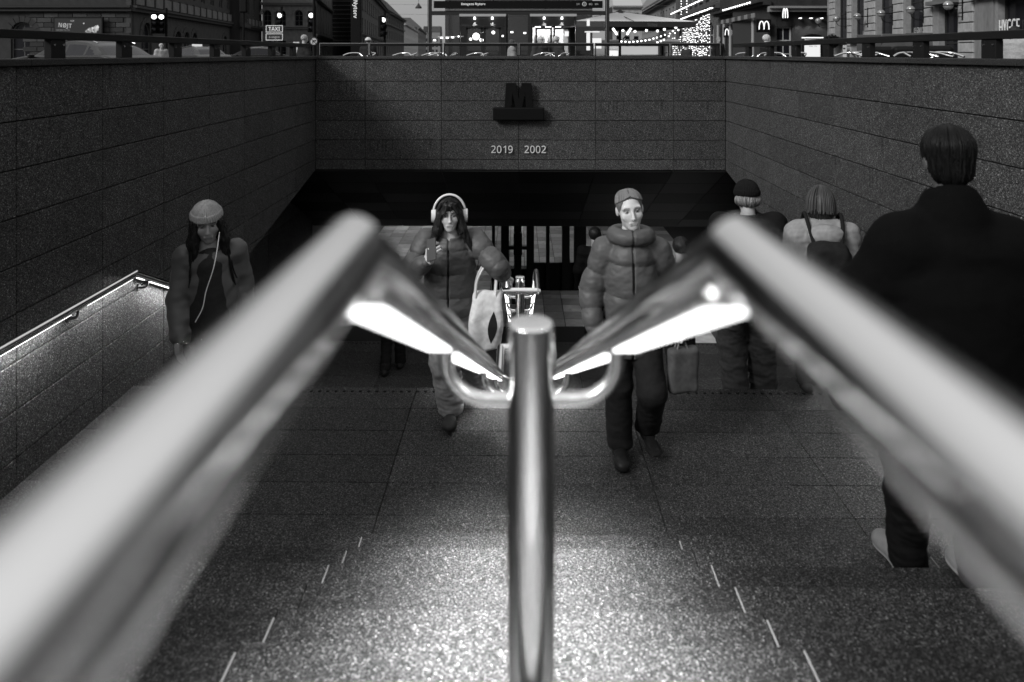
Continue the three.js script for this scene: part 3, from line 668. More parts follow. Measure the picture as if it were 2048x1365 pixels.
function person(P) {
  const g = thing('person', P.label, 'person', P.pos, P.turn || 0, P.group);
  const cell = P.cell || 0.012, skin = P.skin ?? 0.34;
  const sh = P.shoulder, el = P.elbow, wr = P.wrist, hp = P.hip, kn = P.knee, an = P.ankle;
  // body: one skin from head to feet
  const nb = [P.head[0] * 0.5 + (sh[0][0] + sh[1][0]) / 4, (sh[0][1] + sh[1][1]) / 2 + 0.05, P.head[2] - 0.03];
  const pel = [(hp[0][0] + hp[1][0]) / 2, (hp[0][1] + hp[1][1]) / 2 + 0.03, (hp[0][2] + hp[1][2]) / 2];
  const bones = [cap(pel, [nb[0], nb[1] - 0.14, nb[2]], 0.11, 0.11), cap([nb[0], nb[1] - 0.1, nb[2]], nb, 0.09, 0.05), cap(nb, [P.head[0], P.head[1] - 0.12, P.head[2] - 0.025], 0.05, 0.048)];
  for (let s = 0; s < 2; s++) bones.push(cap(sh[s], el[s], 0.045, 0.036), cap(el[s], wr[s], 0.036, 0.025), cap(hp[s], kn[s], 0.075, 0.05), cap(kn[s], an[s], 0.048, 0.034));
  const all = [pel, nb, ...sh, ...el, ...wr, ...hp, ...kn, ...an], [lo, hi] = bounds(all, 0.14);
  const parts = [nets(union(bones, 0.05), lo, hi, 0.02, () => skin)];
  const hm = headMatrix(P);
  parts.push(head(skin, P.brow ?? 0.03, P.headCell || 0.0042).applyMatrix4(hm));
  if (P.hands) P.hands.forEach((h, s) => { if (!h) return; const side = s ? -1 : 1; let m = hand(h.curl ?? 0.5, skin, h.thumb); const mir = (h.mirror ?? (s === 1)); if (mir) m = flipFaces(m); parts.push(m.applyMatrix4(basis(h.dir, h.palm, wr[s], mir))); });
  obj('body', mergeGeometries(parts), bodyMat, g);
  // trousers
  const tr = P.trousers;
  if (tr) {
    const list = [ell([pel[0], pel[1] + 0.02, pel[2]], [tr.hipW || 0.17, 0.15, 0.13])];
    for (let s = 0; s < 2; s++) list.push(cap(hp[s], kn[s], tr.r[0], tr.r[1]), cap(kn[s], [an[s][0], an[s][1] - 0.02, an[s][2]], tr.r[1], tr.r[2]));
    const u = union(list, 0.035), w = folds(tr.fold ?? 0.011, 8, 17, P.pos[0] * 7), [l, h] = bounds([pel, ...hp, ...kn, ...an], 0.2);
    const legs = (x, y, z) => u(x, y, z) + w(x, y, z);
    const cuts = an.map((a) => a[1] - 0.03);
    obj('trousers', nets((x, y, z) => { const c = Math.abs(x - an[0][0]) + Math.abs(z - an[0][2]) < Math.abs(x - an[1][0]) + Math.abs(z - an[1][2]) ? cuts[0] : cuts[1]; return smax(legs(x, y, z), c - y, 0.012); }, l, h, cell), tr.mat, g);
  }
  // shoes
  if (P.shoe) for (let s = 0; s < 2; s++) {
    const a = an[s], f = (P.toe && P.toe[s]) || [0, 0, 1], fl = a[1] - 0.085, t = [a[0] + f[0] * 0.17, fl + 0.035 + (f[1] || 0) * 0.1, a[2] + f[2] * 0.17], hl = [a[0] - f[0] * 0.06, fl + 0.045 - (f[1] || 0) * 0.05, a[2] - f[2] * 0.06];
    const u = union([cap(hl, t, 0.043, 0.038), cap([a[0], a[1] + 0.05, a[2]], [a[0], fl + 0.05, a[2]], 0.046, 0.05), ell(t, [0.046, 0.034, 0.06])], 0.03), [l, h] = bounds([a, t, hl], 0.1);
    const sh1 = obj('shoe', nets((x, y, z) => smax(u(x, y, z), fl + 0.012 - y, 0.008), l, h, 0.009), P.shoe, g);
    if (P.sole) obj('sole', nets((x, y, z) => smax(smax(u(x, y, z) - 0.003, fl - y, 0.004), y - fl - 0.03, 0.006), l, h, 0.009), P.sole, sh1);
  }
  // jacket
  const j = P.jacket;
  if (j) {
    const top = (sh[0][1] + sh[1][1]) / 2, list = [trunk([pel, nb], j.table, j.hem, 0, j.puff || 0, j.hem, j.pitch || 0.15)];
    for (let s = 0; s < 2; s++) { list.push(cap(sh[s], el[s], j.arm[0], j.arm[1], j.quilt || 0, j.puff ? j.puff * 0.8 : 0), cap(el[s], [lerp(el[s][0], wr[s][0], 0.93), lerp(el[s][1], wr[s][1], 0.93), lerp(el[s][2], wr[s][2], 0.93)], j.arm[1], j.arm[2], j.quilt || 0, j.puff ? j.puff * 0.8 : 0)); list.push(ell(sh[s], [j.arm[0] * 1.05, j.arm[0], j.arm[0]])); }
    if (j.collar) { const [ch, cr, ct] = j.collar; list.push((x, y, z) => Math.hypot(Math.hypot(x - nb[0], (z - nb[2] - 0.012) * 1.1) - cr, y - top - ch) - ct); }
    if (j.extra) list.push(...j.extra);
    const u = union(list, j.blend || 0.045), w = folds(j.fold ?? 0.006, j.ff || 10, j.ff ? j.ff * 1.4 : 14, P.pos[0] * 5 + 3), [l, h] = bounds([pel, nb, ...sh, ...el, ...wr, [nb[0], j.hem, nb[2]]], 0.26);
    const zip = j.zip ? (x, y, z) => z > nb[2] + 0.04 && Math.abs(x - nb[0] - (j.zipShift || 0)) < 0.008 ? 0.012 : 0 : () => 0;
    const neck = cap([nb[0], nb[1] + 0.01, nb[2] + 0.02], [P.head[0], P.head[1], P.head[2]], j.neck || 0.075, (j.neck || 0.075) + 0.01);
    const jk = obj('jacket', nets((x, y, z) => smax(u(x, y, z) + w(x, y, z) + zip(x, y, z), -neck(x, y, z), 0.015), l, h, cell), j.mat, g);
    if (j.zip) { const pts = []; for (let y = j.hem + 0.02; y < top - 0.01; y += 0.03) { let z = nb[2] + 0.35; while (z > nb[2] && u(nb[0], y, z) > -0.006) z -= 0.004; pts.push(V(nb[0], y, z)); } obj('zip', tube(pts, 0.0055, 40, 6), black, jk); }
  }
  for (const [name, fn, b, m, c, parent] of P.wear || []) obj(name, nets(fn, b[0], b[1], c || cell, null), m, g);
  // hair and hats are shaped about the head's centre
  for (const [geo, m] of P.locks || []) obj('hair_locks', geo.clone().applyMatrix4(hm), m, g);
  for (const [name, fn, b, m, c] of P.onHead || []) obj(name, nets(fn, b[0], b[1], c || 0.006).applyMatrix4(hm), m, g);
  return g;
}
const strands = (amp, s) => (x, y, z) => amp * (noise.noise(Math.atan2(x, z) * 14, y * 7, s) + 0.6 * noise.noise(Math.atan2(x, z) * 34, y * 12, s + 4));
const shortHair = (drop = -0.01, t = 0.012, s = 1) => { const c = ell([0, 0.035, -0.02], [0.078 + t, 0.085 + t, 0.092 + t]), w = strands(0.006, s); return [(x, y, z) => smax(smax(c(x, y, z) + w(x, y, z), drop + Math.max(0, z) * 1.15 - y, 0.012), z - 0.075, 0.01), [[-0.12, -0.14, -0.15], [0.12, 0.16, 0.12]]]; };
const longHair = (len, wide, s, fringe = 0.055) => {
  const c = ell([0, 0.03, -0.018], [0.09, 0.092, 0.106]), w = strands(0.009, s);
  const locks = [];
  for (const sd of [-1, 1]) for (let i = 0; i < 4; i++) locks.push(union([cap([sd * 0.07, 0.02, -0.02 + i * 0.022], [sd * (0.082 + i * 0.004), -0.1, -0.01 + i * 0.024], 0.026, 0.028), cap([sd * (0.082 + i * 0.004), -0.1, -0.01 + i * 0.024], [sd * (wide - i * 0.012), -len + i * 0.012, 0.01 + i * 0.026], 0.028, 0.014)], 0.02));
  const back = cap([0, 0.0, -0.07], [0, -len * 0.9, -0.08], 0.075, 0.06), l = union(locks, 0.02);
  return [(x, y, z) => { let d = c(x, y, z); d = smax(d, (z > 0.02 ? (fringe - y) * 0.9 + Math.max(0, 0.075 - Math.abs(x)) * -0.0 : -1), 0.01); d = smin(d, l(x, y, z), 0.02); d = smin(d, back(x, y, z), 0.03); return d + w(x, y, z); }, [[-0.26, -len - 0.06, -0.2], [0.26, 0.16, 0.16]]];
};
const beanie = (brim = 0.03, rib = 60, t = 0.012) => { const c = ell([0, 0.045, -0.014], [0.079 + t, 0.082 + t, 0.096 + t]); return [(x, y, z) => { const cuff = y < brim + 0.045 ? 0.006 : 0; return smax(c(x, y, z) - cuff + 0.0035 * Math.sin(Math.atan2(x, z) * rib), brim - y, 0.008); }, [[-0.13, -0.02, -0.16], [0.13, 0.17, 0.13]]]; };
const floorAt = (H) => EYE - H;
// loose locks: thin tubes through points given about the head's centre
function locks(n, s, path, r = 0.003) {
  const list = [];
  for (let i = 0; i < n; i++) { const q = (k) => hash(i, k, s); list.push(new THREE.TubeGeometry(new THREE.CatmullRomCurve3(path(i, q)), 14, r * (0.7 + 0.7 * q(9)), 5)); }
  return merge(list);
}
const onSkull = (a, e, k = 1) => V(Math.sin(a) * Math.cos(e) * 0.083 * k, 0.034 + Math.sin(e) * 0.09 * k, -0.014 + Math.cos(a) * Math.cos(e) * 0.1 * k);

// 1 the girl with headphones, phone in hand, the other hand on the far rail
const girlX = gx(901, 4.96);
person({
  label: 'girl in a short puffer jacket wearing headphones and raising a phone', pos: [girlX, floorAt(2.56), -4.96], skin: 0.42, brow: 0.02,
  head: [-0.005, 1.425, 0.03], tilt: [0.05, 0.12, 0.03], hs: 0.95, cell: 0.0095,
  shoulder: [[-0.165, 1.235, -0.01], [0.165, 1.235, -0.02]], elbow: [[-0.28, 1.03, 0.1], [0.345, 1.085, 0.13]], wrist: [[-0.125, 1.165, 0.26], [0.375, 0.975, -0.05]],
  hip: [[-0.085, 0.76, 0], [0.085, 0.76, -0.02]], knee: [[-0.02, 0.44, 0.14], [0.13, 0.38, -0.1]], ankle: [[0.01, 0.095, 0.08], [0.13, -0.03, -0.47]], toe: [[0.05, 0.15, 1], [0.05, -0.5, 1]],
  hands: [{ dir: [0.35, 0.85, 0.25], palm: [0.6, 0.05, -0.7], curl: 0.75, thumb: 0.5, mirror: false }, { dir: [0.12, -0.55, -0.8], palm: [0, -0.9, 0.4], curl: 0.45 }],
  trousers: { r: [0.105, 0.105, 0.09], mat: cloth(0.22), hipW: 0.17 }, shoe: grey(0.02, 0.6), sole: grey(0.05),
  jacket: { hem: 0.70, puff: 0.024, pitch: 0.165, quilt: 2, arm: [0.088, 0.085, 0.06], blend: 0.022, table: [[0.68, 0.16, 0.13], [0.78, 0.192, 0.16], [1.02, 0.188, 0.16], [1.18, 0.17, 0.145], [1.3, 0.09, 0.09]], collar: [0.035, 0.062, 0.032], mat: nylon(0.065, 0.5), zip: true, fold: 0.005, ff: 14 },
  locks: [[locks(130, 21, (i, q) => { const sd = i % 2 ? 1 : -1, z = -0.06 + q(1) * 0.11, f = q(2); return [V(sd * (0.01 + q(3) * 0.06), 0.118 - q(3) * 0.03, z * 0.8 + 0.01), V(sd * 0.09, 0.03, z), V(sd * (0.092 + 0.02 * f), -0.09, z + 0.01), V(sd * (0.1 + 0.06 * f), -0.19, z + 0.03 * q(4)), V(sd * (0.13 + 0.09 * f), -0.25 - 0.04 * q(5), z + 0.05 * q(4)), V(sd * (0.14 + 0.13 * f), -0.27 - 0.06 * q(6), z + 0.05 * q(4)), V(sd * (0.17 + 0.13 * f), -0.255 - 0.06 * q(6), z + 0.05 * q(4))]; }, 0.0042), grey(0.012, 0.4)]],
  onHead: [['hair', ...longHair(0.3, 0.2, 2.2, 0.045), hairM(0.012, 0.42), 0.006],
    ['fringe', (() => { const l = [cap([0.012, 0.1, 0.075], [-0.05, 0.03, 0.092], 0.012, 0.008), cap([-0.03, 0.095, 0.07], [-0.068, 0.0, 0.075], 0.014, 0.012), cap([0.02, 0.1, 0.075], [0.055, 0.03, 0.09], 0.014, 0.009), cap([0.04, 0.09, 0.07], [0.072, -0.01, 0.07], 0.014, 0.012), cap([0.01, 0.085, 0.09], [0.012, -0.012, 0.106], 0.005, 0.003), cap([-0.02, 0.09, 0.085], [-0.035, 0.025, 0.1], 0.009, 0.006)]; return union(l, 0.01); })(), [[-0.11, -0.05, 0.0], [0.11, 0.14, 0.14]], hairM(0.012, 0.42), 0.004]],
});
{
  const hc = V(girlX - 0.005, floorAt(2.56) + 1.425, -4.96 + 0.03), h = thing('headphones', 'pale over-ear headphones on the girl with the phone', 'headphones', hc.toArray(), 0.12), m = grey(0.55, 0.35);
  const c = []; for (let i = 0; i <= 16; i++) { const t = Math.PI * i / 16; c.push(V(Math.cos(t) * 0.111, 0.015 + Math.sin(t) * 0.125, -0.012)); }
  obj('band', new THREE.TubeGeometry(new THREE.CatmullRomCurve3(c), 40, 0.0085, 10).scale(1, 1, 1.5).translate(0, 0, 0.006), m, h);
  for (const s of [-1, 1]) { const cup = obj('ear_cup', new THREE.CylinderGeometry(0.036, 0.04, 0.03, 24).rotateZ(Math.PI / 2).scale(1, 1.2, 0.95).translate(s * 0.112, -0.008, -0.006), m, h); obj('cushion', new THREE.TorusGeometry(0.028, 0.011, 8, 20).rotateY(Math.PI / 2).scale(1, 1.2, 0.95).translate(s * 0.094, -0.008, -0.006), grey(0.2, 0.7), cup); }
  const p = thing('phone', 'phone held up in the girl\'s hand', 'phone', [girlX - 0.1, floorAt(2.56) + 1.25, -4.96 + 0.285], -0.5); p.rotation.x = -0.5; p.rotation.z = 0.1;
  obj('case', rbox(0, 0, 0, 0.074, 0.15, 0.011, 0.005), grey(0.05, 0.4), p); obj('screen', rbox(0, 0, -0.0058, 0.068, 0.142, 0.002, 0.0008, 1), black, p);
  // tote bag on the forearm
  const b = thing('tote_bag', 'white cotton tote bag with a dark print hanging from the girl\'s arm', 'bag', [girlX + 0.27, floorAt(2.56) + 0.5, -4.96 + 0.1], 0.15), bagM = cloth(0.8, 0.9);
  const w = folds(0.014, 7, 5, 9), f = (x, y, z) => { const t = clamp(y / 0.42, 0, 1), a = Math.abs(x + (0.42 - y) * 0.08) - (0.105 + 0.02 * (1 - t)), d = Math.abs(z) - (0.05 * Math.sin(Math.PI * clamp(t * 0.8 + 0.12, 0, 1)) + 0.012); return smax(smax(smax(a, d, 0.05), Math.abs(y - 0.21) - 0.21, 0.03) + w(x, y, z), -9, 0.01); };
  obj('bag_body', nets(f, [-0.2, -0.05, -0.12], [0.2, 0.47, 0.12], 0.008), bagM, b);
  const pr = []; for (let i = 0; i <= 10; i++) for (const s of [0, 1]) { const y = 0.06 + 0.23 * i / 10, x = 0.045 + (s ? 1 : -1) * 0.032 * Math.sin(Math.PI * i / 10) - (0.42 - y) * 0.08; let z = 0.14; while (z > 0 && f(x, y, z) > 0) z -= 0.002; pr.push(x, y, z + 0.0025); }
  const pi = []; for (let i = 0; i < 10; i++) pi.push(i * 2, i * 2 + 1, i * 2 + 2, i * 2 + 1, i * 2 + 3, i * 2 + 2);
  const pg = new THREE.BufferGeometry(); pg.setAttribute('position', new THREE.Float32BufferAttribute(pr, 3)); pg.setIndex(pi); pg.computeVertexNormals();
  obj('print', pg, grey(0.02, 0.8, { side: THREE.DoubleSide }), b);
  for (const s of [-1, 1]) obj('strap', tube([V(-0.09, 0.38, s * 0.03), V(-0.075, 0.5, s * 0.025), V(-0.005, 0.625, s * 0.03 + 0.01), V(0.045, 0.67, s * 0.03 + 0.01), V(0.075, 0.62, s * 0.03 + 0.01), V(0.06, 0.5, s * 0.025), V(0.05, 0.38, s * 0.03)], 0.008, 40, 8), bagM, b);
}
// 2 the woman in the long puffer
const w2x = gx(1262, 4.5);
person({
  label: 'woman with tied-back hair in a puffer coat with a thick rolled collar', pos: [w2x, floorAt(2.56), -4.5], skin: 0.44, brow: 0.17,
  head: [-0.015, 1.57, 0.05], tilt: [0.06, 0.05, 0.13], hs: 1.04, cell: 0.0095,
  shoulder: [[-0.16, 1.3, -0.01], [0.165, 1.3, 0]], elbow: [[-0.255, 1.03, -0.02], [0.265, 1.04, -0.04]], wrist: [[-0.25, 0.82, 0.08], [0.3, 0.87, 0.1]],
  hip: [[-0.085, 0.84, 0], [0.085, 0.84, 0]], knee: [[-0.085, 0.45, 0.02], [0.11, 0.46, 0.14]], ankle: [[-0.075, 0.09, 0.02], [0.12, 0.14, -0.08]], toe: [[-0.05, 0, 1], [0.08, -0.4, 1]],
  hands: [{ dir: [0.3, -0.9, 0.3], palm: [1, 0, 0.1], curl: 0.6, mirror: true }, { dir: [0.05, -1, 0.05], palm: [-1, 0, 0], curl: 1.3, mirror: false }],
  trousers: { r: [0.1, 0.088, 0.082], mat: cloth(0.016), hipW: 0.17, fold: 0.005 }, shoe: grey(0.012, 0.4), sole: grey(0.01),
  jacket: { hem: 0.64, puff: 0.02, pitch: 0.2, quilt: 2, arm: [0.09, 0.086, 0.064], blend: 0.02, table: [[0.62, 0.165, 0.15], [0.8, 0.178, 0.17], [1.1, 0.172, 0.165], [1.26, 0.165, 0.15], [1.4, 0.1, 0.1]], collar: [0.11, 0.105, 0.05], neck: 0.058, mat: nylon(0.065, 0.5), zip: true, fold: 0.005, ff: 13 },
  locks: [[locks(170, 33, (i, q) => { const a = (q(1) - 0.5) * 3.0, e0 = 0.8 - Math.abs(a) * 0.42 + 0.05 * (q(2) - 0.5), pts = []; for (let k = 0; k <= 5; k++) { const t = k / 5, e = lerp(e0, 0.35, t) + Math.sin(Math.PI * t) * (1.0 - Math.abs(a) * 0.45), aa = a + (Math.sign(a || 1) * 3.0 - a) * Math.pow(t, 1.7); pts.push(onSkull(aa, e, 1.0 + 0.035 * q(4) + 0.03 * Math.sin(Math.PI * t))); } return pts; }, 0.0026), grey(0.13, 0.4, { specularIntensity: 0.6 })]],
  onHead: [['hair', (() => { const c = ell([0, 0.034, -0.016], [0.08, 0.088, 0.099]), b = ell([0, 0.03, -0.125], [0.04, 0.04, 0.035]), part = cap([0.012, 0.12, 0.02], [0.012, 0.1, 0.075], 0.004, 0.004), w = (x, y, z) => 0.003 * noise.noise(Math.atan2(x, y + 0.02) * 7, z * 7, 2) + 0.0015 * noise.noise(Math.atan2(x, y + 0.02) * 40, z * 12, 5); return (x, y, z) => { const edge = -0.01 + Math.max(0, z + 0.03) * 1.0 - Math.max(0, Math.abs(x) - 0.042) * 2.1 + 0.006 * noise.noise(x * 50, z * 30, 1); return smin(smax(smax(c(x, y, z) + w(x, y, z), edge - y, 0.014), -part(x, y, z), 0.006), b(x, y, z), 0.02); }; })(), [[-0.12, -0.1, -0.18], [0.12, 0.16, 0.12]], grey(0.1, 0.45), 0.0038]],
});
{
  const b = thing('shoulder_bag', 'grey carrier bag hanging beside the woman in the puffer coat', 'bag', [w2x + 0.31, floorAt(2.56) + 0.44, -4.4], 0.2), w = folds(0.008, 8, 6, 4);
  obj('bag_body', nets((x, y, z) => smax(smax(Math.abs(x) - 0.1, Math.abs(z) - 0.04, 0.04), Math.abs(y - 0.14) - 0.14, 0.03) + w(x, y, z), [-0.15, -0.04, -0.09], [0.15, 0.33, 0.09], 0.009), cloth(0.07), b);
  for (const s of [-1, 1]) obj('strap', tube([V(-0.05, 0.26, s * 0.02), V(-0.03, 0.33, s * 0.012), V(-0.02, 0.36, 0), V(0.0, 0.33, s * 0.012), V(0.03, 0.26, s * 0.02)], 0.006, 24, 6), cloth(0.16), b);
}
// 3 the person in the ribbed beanie on the shaded side
const p3x = gx(420, 4.41), H3 = [-0.015, 1.5, 0.04];
person({
  label: 'person with long dark hair, ribbed beanie and earphones walking along the shaded wall', pos: [p3x, floorAt(2.56), -4.41], turn: 0.35, skin: 0.2, brow: 0.02,
  head: H3, tilt: [0.22, 0.1, 0.06],
  shoulder: [[-0.14, 1.29, 0], [0.145, 1.3, -0.01]], elbow: [[-0.18, 1.03, 0.02], [0.19, 1.05, -0.08]], wrist: [[-0.17, 0.83, 0.12], [0.185, 0.84, 0.0]],
  hip: [[-0.085, 0.82, 0], [0.085, 0.82, 0]], knee: [[-0.09, 0.45, 0.1], [0.1, 0.45, 0.0]], ankle: [[-0.09, 0.09, 0.12], [0.1, 0.12, -0.28]],
  hands: [{ dir: [0.05, -1, 0.2], palm: [1, 0, 0.2], curl: 0.4, mirror: true }, { dir: [0, -1, 0.1], palm: [-1, 0, 0], curl: 0.4, mirror: false }],
  trousers: { r: [0.1, 0.09, 0.085], mat: cloth(0.02), hipW: 0.17 }, shoe: grey(0.02, 0.6),
  jacket: { hem: 0.56, arm: [0.07, 0.072, 0.06], table: [[0.54, 0.175, 0.14], [0.8, 0.17, 0.14], [1.1, 0.165, 0.135], [1.26, 0.15, 0.12], [1.37, 0.07, 0.08]], mat: nylon(0.07, 0.45), fold: 0.011, ff: 7, blend: 0.03,
    extra: [] },
  wear: [['shirt', (() => { const t = trunk([[0, 0.85, 0.028], [0, 1.3, 0.028]], [[0.58, 0.13, 0.145], [0.9, 0.135, 0.145], [1.24, 0.1, 0.125], [1.36, 0.05, 0.07]], 0.6), w = folds(0.006, 8, 6, 2); return (x, y, z) => smax(t(x, y, z) + w(x, y, z), 0.02 - z, 0.01); })(), [[-0.2, 0.54, 0], [0.2, 1.4, 0.24]], cloth(0.026)]],
  locks: [[locks(110, 41, (i, q) => { const sd = i % 2 ? 1 : -1, z = -0.06 + q(1) * 0.12, f = q(2); return [V(sd * 0.08, 0.04, z), V(sd * (0.09 + 0.015 * f), -0.06, z + 0.005), V(sd * (0.085 + 0.03 * f), -0.17, z + 0.03), V(sd * (0.09 + 0.04 * f), -0.27 - 0.05 * q(5), z + 0.05 + 0.02 * q(4)), V(sd * (0.085 + 0.06 * f), -0.33 - 0.08 * q(6), z + 0.06 + 0.02 * q(4))]; }, 0.0045), grey(0.008, 0.45)]],
  onHead: [['hair', ...longHair(0.33, 0.12, 7.1, 0.05), hairM(0.01, 0.45), 0.007], ['beanie', ...beanie(0.035, 44), cloth(0.3), 0.0045]],
});
{
  const e = thing('earphone_cable', 'thin white earphone cable down the front of the person in the ribbed beanie', 'cable', [p3x, floorAt(2.56), -4.41], 0.35);
  obj('cable', tube([V(0.06, 1.45, 0.1), V(0.05, 1.36, 0.15), V(0.03, 1.25, 0.195), V(-0.01, 1.12, 0.2), V(-0.03, 1.02, 0.2), V(-0.07, 0.94, 0.195)], 0.0024, 40, 6), whitePaint, e);
}
// 4 the man in the dark beanie, seen from behind
person({
  label: 'man in a black beanie and wide dark coat seen from behind', pos: [gx(1495, 5.5), floorAt(2.71), -5.5], turn: Math.PI, skin: 0.3,
  head: [0, 1.585, 0.02], tilt: [0.12, 0, 0],
  shoulder: [[-0.2, 1.37, -0.01], [0.2, 1.37, -0.01]], elbow: [[-0.27, 1.1, 0.02], [0.27, 1.1, 0.02]], wrist: [[-0.22, 0.92, 0.16], [0.22, 0.92, 0.16]],
  hip: [[-0.09, 0.86, 0], [0.09, 0.86, 0]], knee: [[-0.12, 0.46, 0.03], [0.11, 0.46, 0.05]], ankle: [[-0.13, 0.09, 0], [0.1, 0.09, -0.05]],
  trousers: { r: [0.115, 0.108, 0.1], mat: cloth(0.035), hipW: 0.19, fold: 0.012 }, shoe: grey(0.012, 0.6),
  jacket: { hem: 0.66, arm: [0.1, 0.095, 0.07], table: [[0.64, 0.24, 0.17], [0.9, 0.25, 0.18], [1.2, 0.25, 0.175], [1.36, 0.21, 0.14], [1.46, 0.09, 0.09]], collar: [0.06, 0.075, 0.025], mat: cloth(0.008), fold: 0.008 },
  onHead: [['hair', (() => { const c = ell([0, -0.02, -0.03], [0.1, 0.06, 0.088]), w = strands(0.012, 3.3); return (x, y, z) => smax(c(x, y, z) + w(x, y, z), z - 0.045, 0.01); })(), [[-0.14, -0.12, -0.16], [0.14, 0.08, 0.08]], hairM(0.16, 0.6), 0.005], ['beanie', ...beanie(0.012, 60, 0.014), grey(0.006, 0.9), 0.005]],
});
// 5 hooded pale coat with a dark backpack
const p5 = [gx(1645, 5.2), floorAt(2.56), -5.2];
person({
  label: 'person with bobbed hair in a pale hooded coat seen from behind', pos: p5, turn: Math.PI - 0.2, skin: 0.3,
  head: [0, 1.44, 0.05], tilt: [0.25, -0.1, 0.05], hs: 0.97,
  shoulder: [[-0.165, 1.23, 0], [0.165, 1.23, 0]], elbow: [[-0.24, 0.98, 0.02], [0.24, 0.98, 0.02]], wrist: [[-0.2, 0.8, 0.14], [0.2, 0.8, 0.14]],
  hip: [[-0.085, 0.76, 0], [0.085, 0.76, 0]], knee: [[-0.09, 0.42, 0.05], [0.09, 0.42, 0.1]], ankle: [[-0.09, 0.09, -0.1], [0.09, 0.09, 0.12]],
  trousers: { r: [0.1, 0.085, 0.075], mat: cloth(0.012) }, shoe: grey(0.01, 0.5),
  jacket: { hem: 0.5, arm: [0.085, 0.08, 0.06], table: [[0.48, 0.22, 0.16], [0.8, 0.2, 0.15], [1.1, 0.195, 0.145], [1.23, 0.17, 0.125], [1.33, 0.085, 0.085]], mat: cloth(0.22, 0.7), fold: 0.012, ff: 8,
    extra: [ell([0, 1.245, -0.12], [0.13, 0.085, 0.07]), cap([-0.1, 1.3, -0.03], [0.1, 1.3, -0.03], 0.045, 0.045)] },
  locks: [[locks(150, 52, (i, q) => { const a = Math.PI + (q(1) - 0.5) * 3.6, out = []; for (let k = 0; k <= 4; k++) { const t = k / 4; const p = onSkull(a, lerp(1.35, -0.1, t), 1.2); p.y -= t * t * 0.09 * (0.8 + 0.4 * q(2)); p.x += (q(3) - 0.5) * 0.02 * t; out.push(p); } return out; }, 0.0035), grey(0.03, 0.4, { specularIntensity: 0.5 })]],
  onHead: [['hair', (() => { const c = ell([0, 0.025, -0.016], [0.093, 0.1, 0.108]), b = ell([0, -0.055, -0.03], [0.098, 0.08, 0.085]), w = strands(0.009, 8); return (x, y, z) => smax(smin(c(x, y, z), b(x, y, z), 0.04) + w(x, y, z), z - 0.05, 0.02); })(), [[-0.14, -0.17, -0.16], [0.14, 0.16, 0.1]], hairM(0.02, 0.4), 0.005]],
});
{
  const b = thing('backpack', 'dark backpack on the back of the pale hooded coat', 'backpack', [p5[0], p5[1] + 0.78, p5[2]], Math.PI - 0.2), w = folds(0.008, 9, 9, 6);
  const packGeo = nets((x, y, z) => smax(smax(Math.abs(x) - 0.145, Math.abs(z + 0.215) - 0.085, 0.08), Math.abs(y - 0.22) - 0.23, 0.1) + w(x, y, z), [-0.2, -0.06, -0.35], [0.2, 0.5, -0.08], 0.011); obj('pack', packGeo, cloth(0.014), b);
  for (const s of [-1, 1]) obj('strap', tube([V(s * 0.09, 0.4, -0.19), V(s * 0.115, 0.53, -0.11), V(s * 0.125, 0.6, 0.0), V(s * 0.12, 0.52, 0.1), V(s * 0.14, 0.3, 0.16), V(s * 0.16, 0.1, 0.05), V(s * 0.13, 0.04, -0.16)], 0.014, 40, 8).scale(1, 1, 1), cloth(0.012), b);
  obj('pocket', nets((x, y, z) => smax(smax(Math.abs(x) - 0.11, Math.abs(z + 0.3) - 0.03, 0.05), Math.abs(y - 0.13) - 0.11, 0.06), [-0.16, -0.02, -0.37], [0.16, 0.28, -0.24], 0.011), cloth(0.018), b);
}
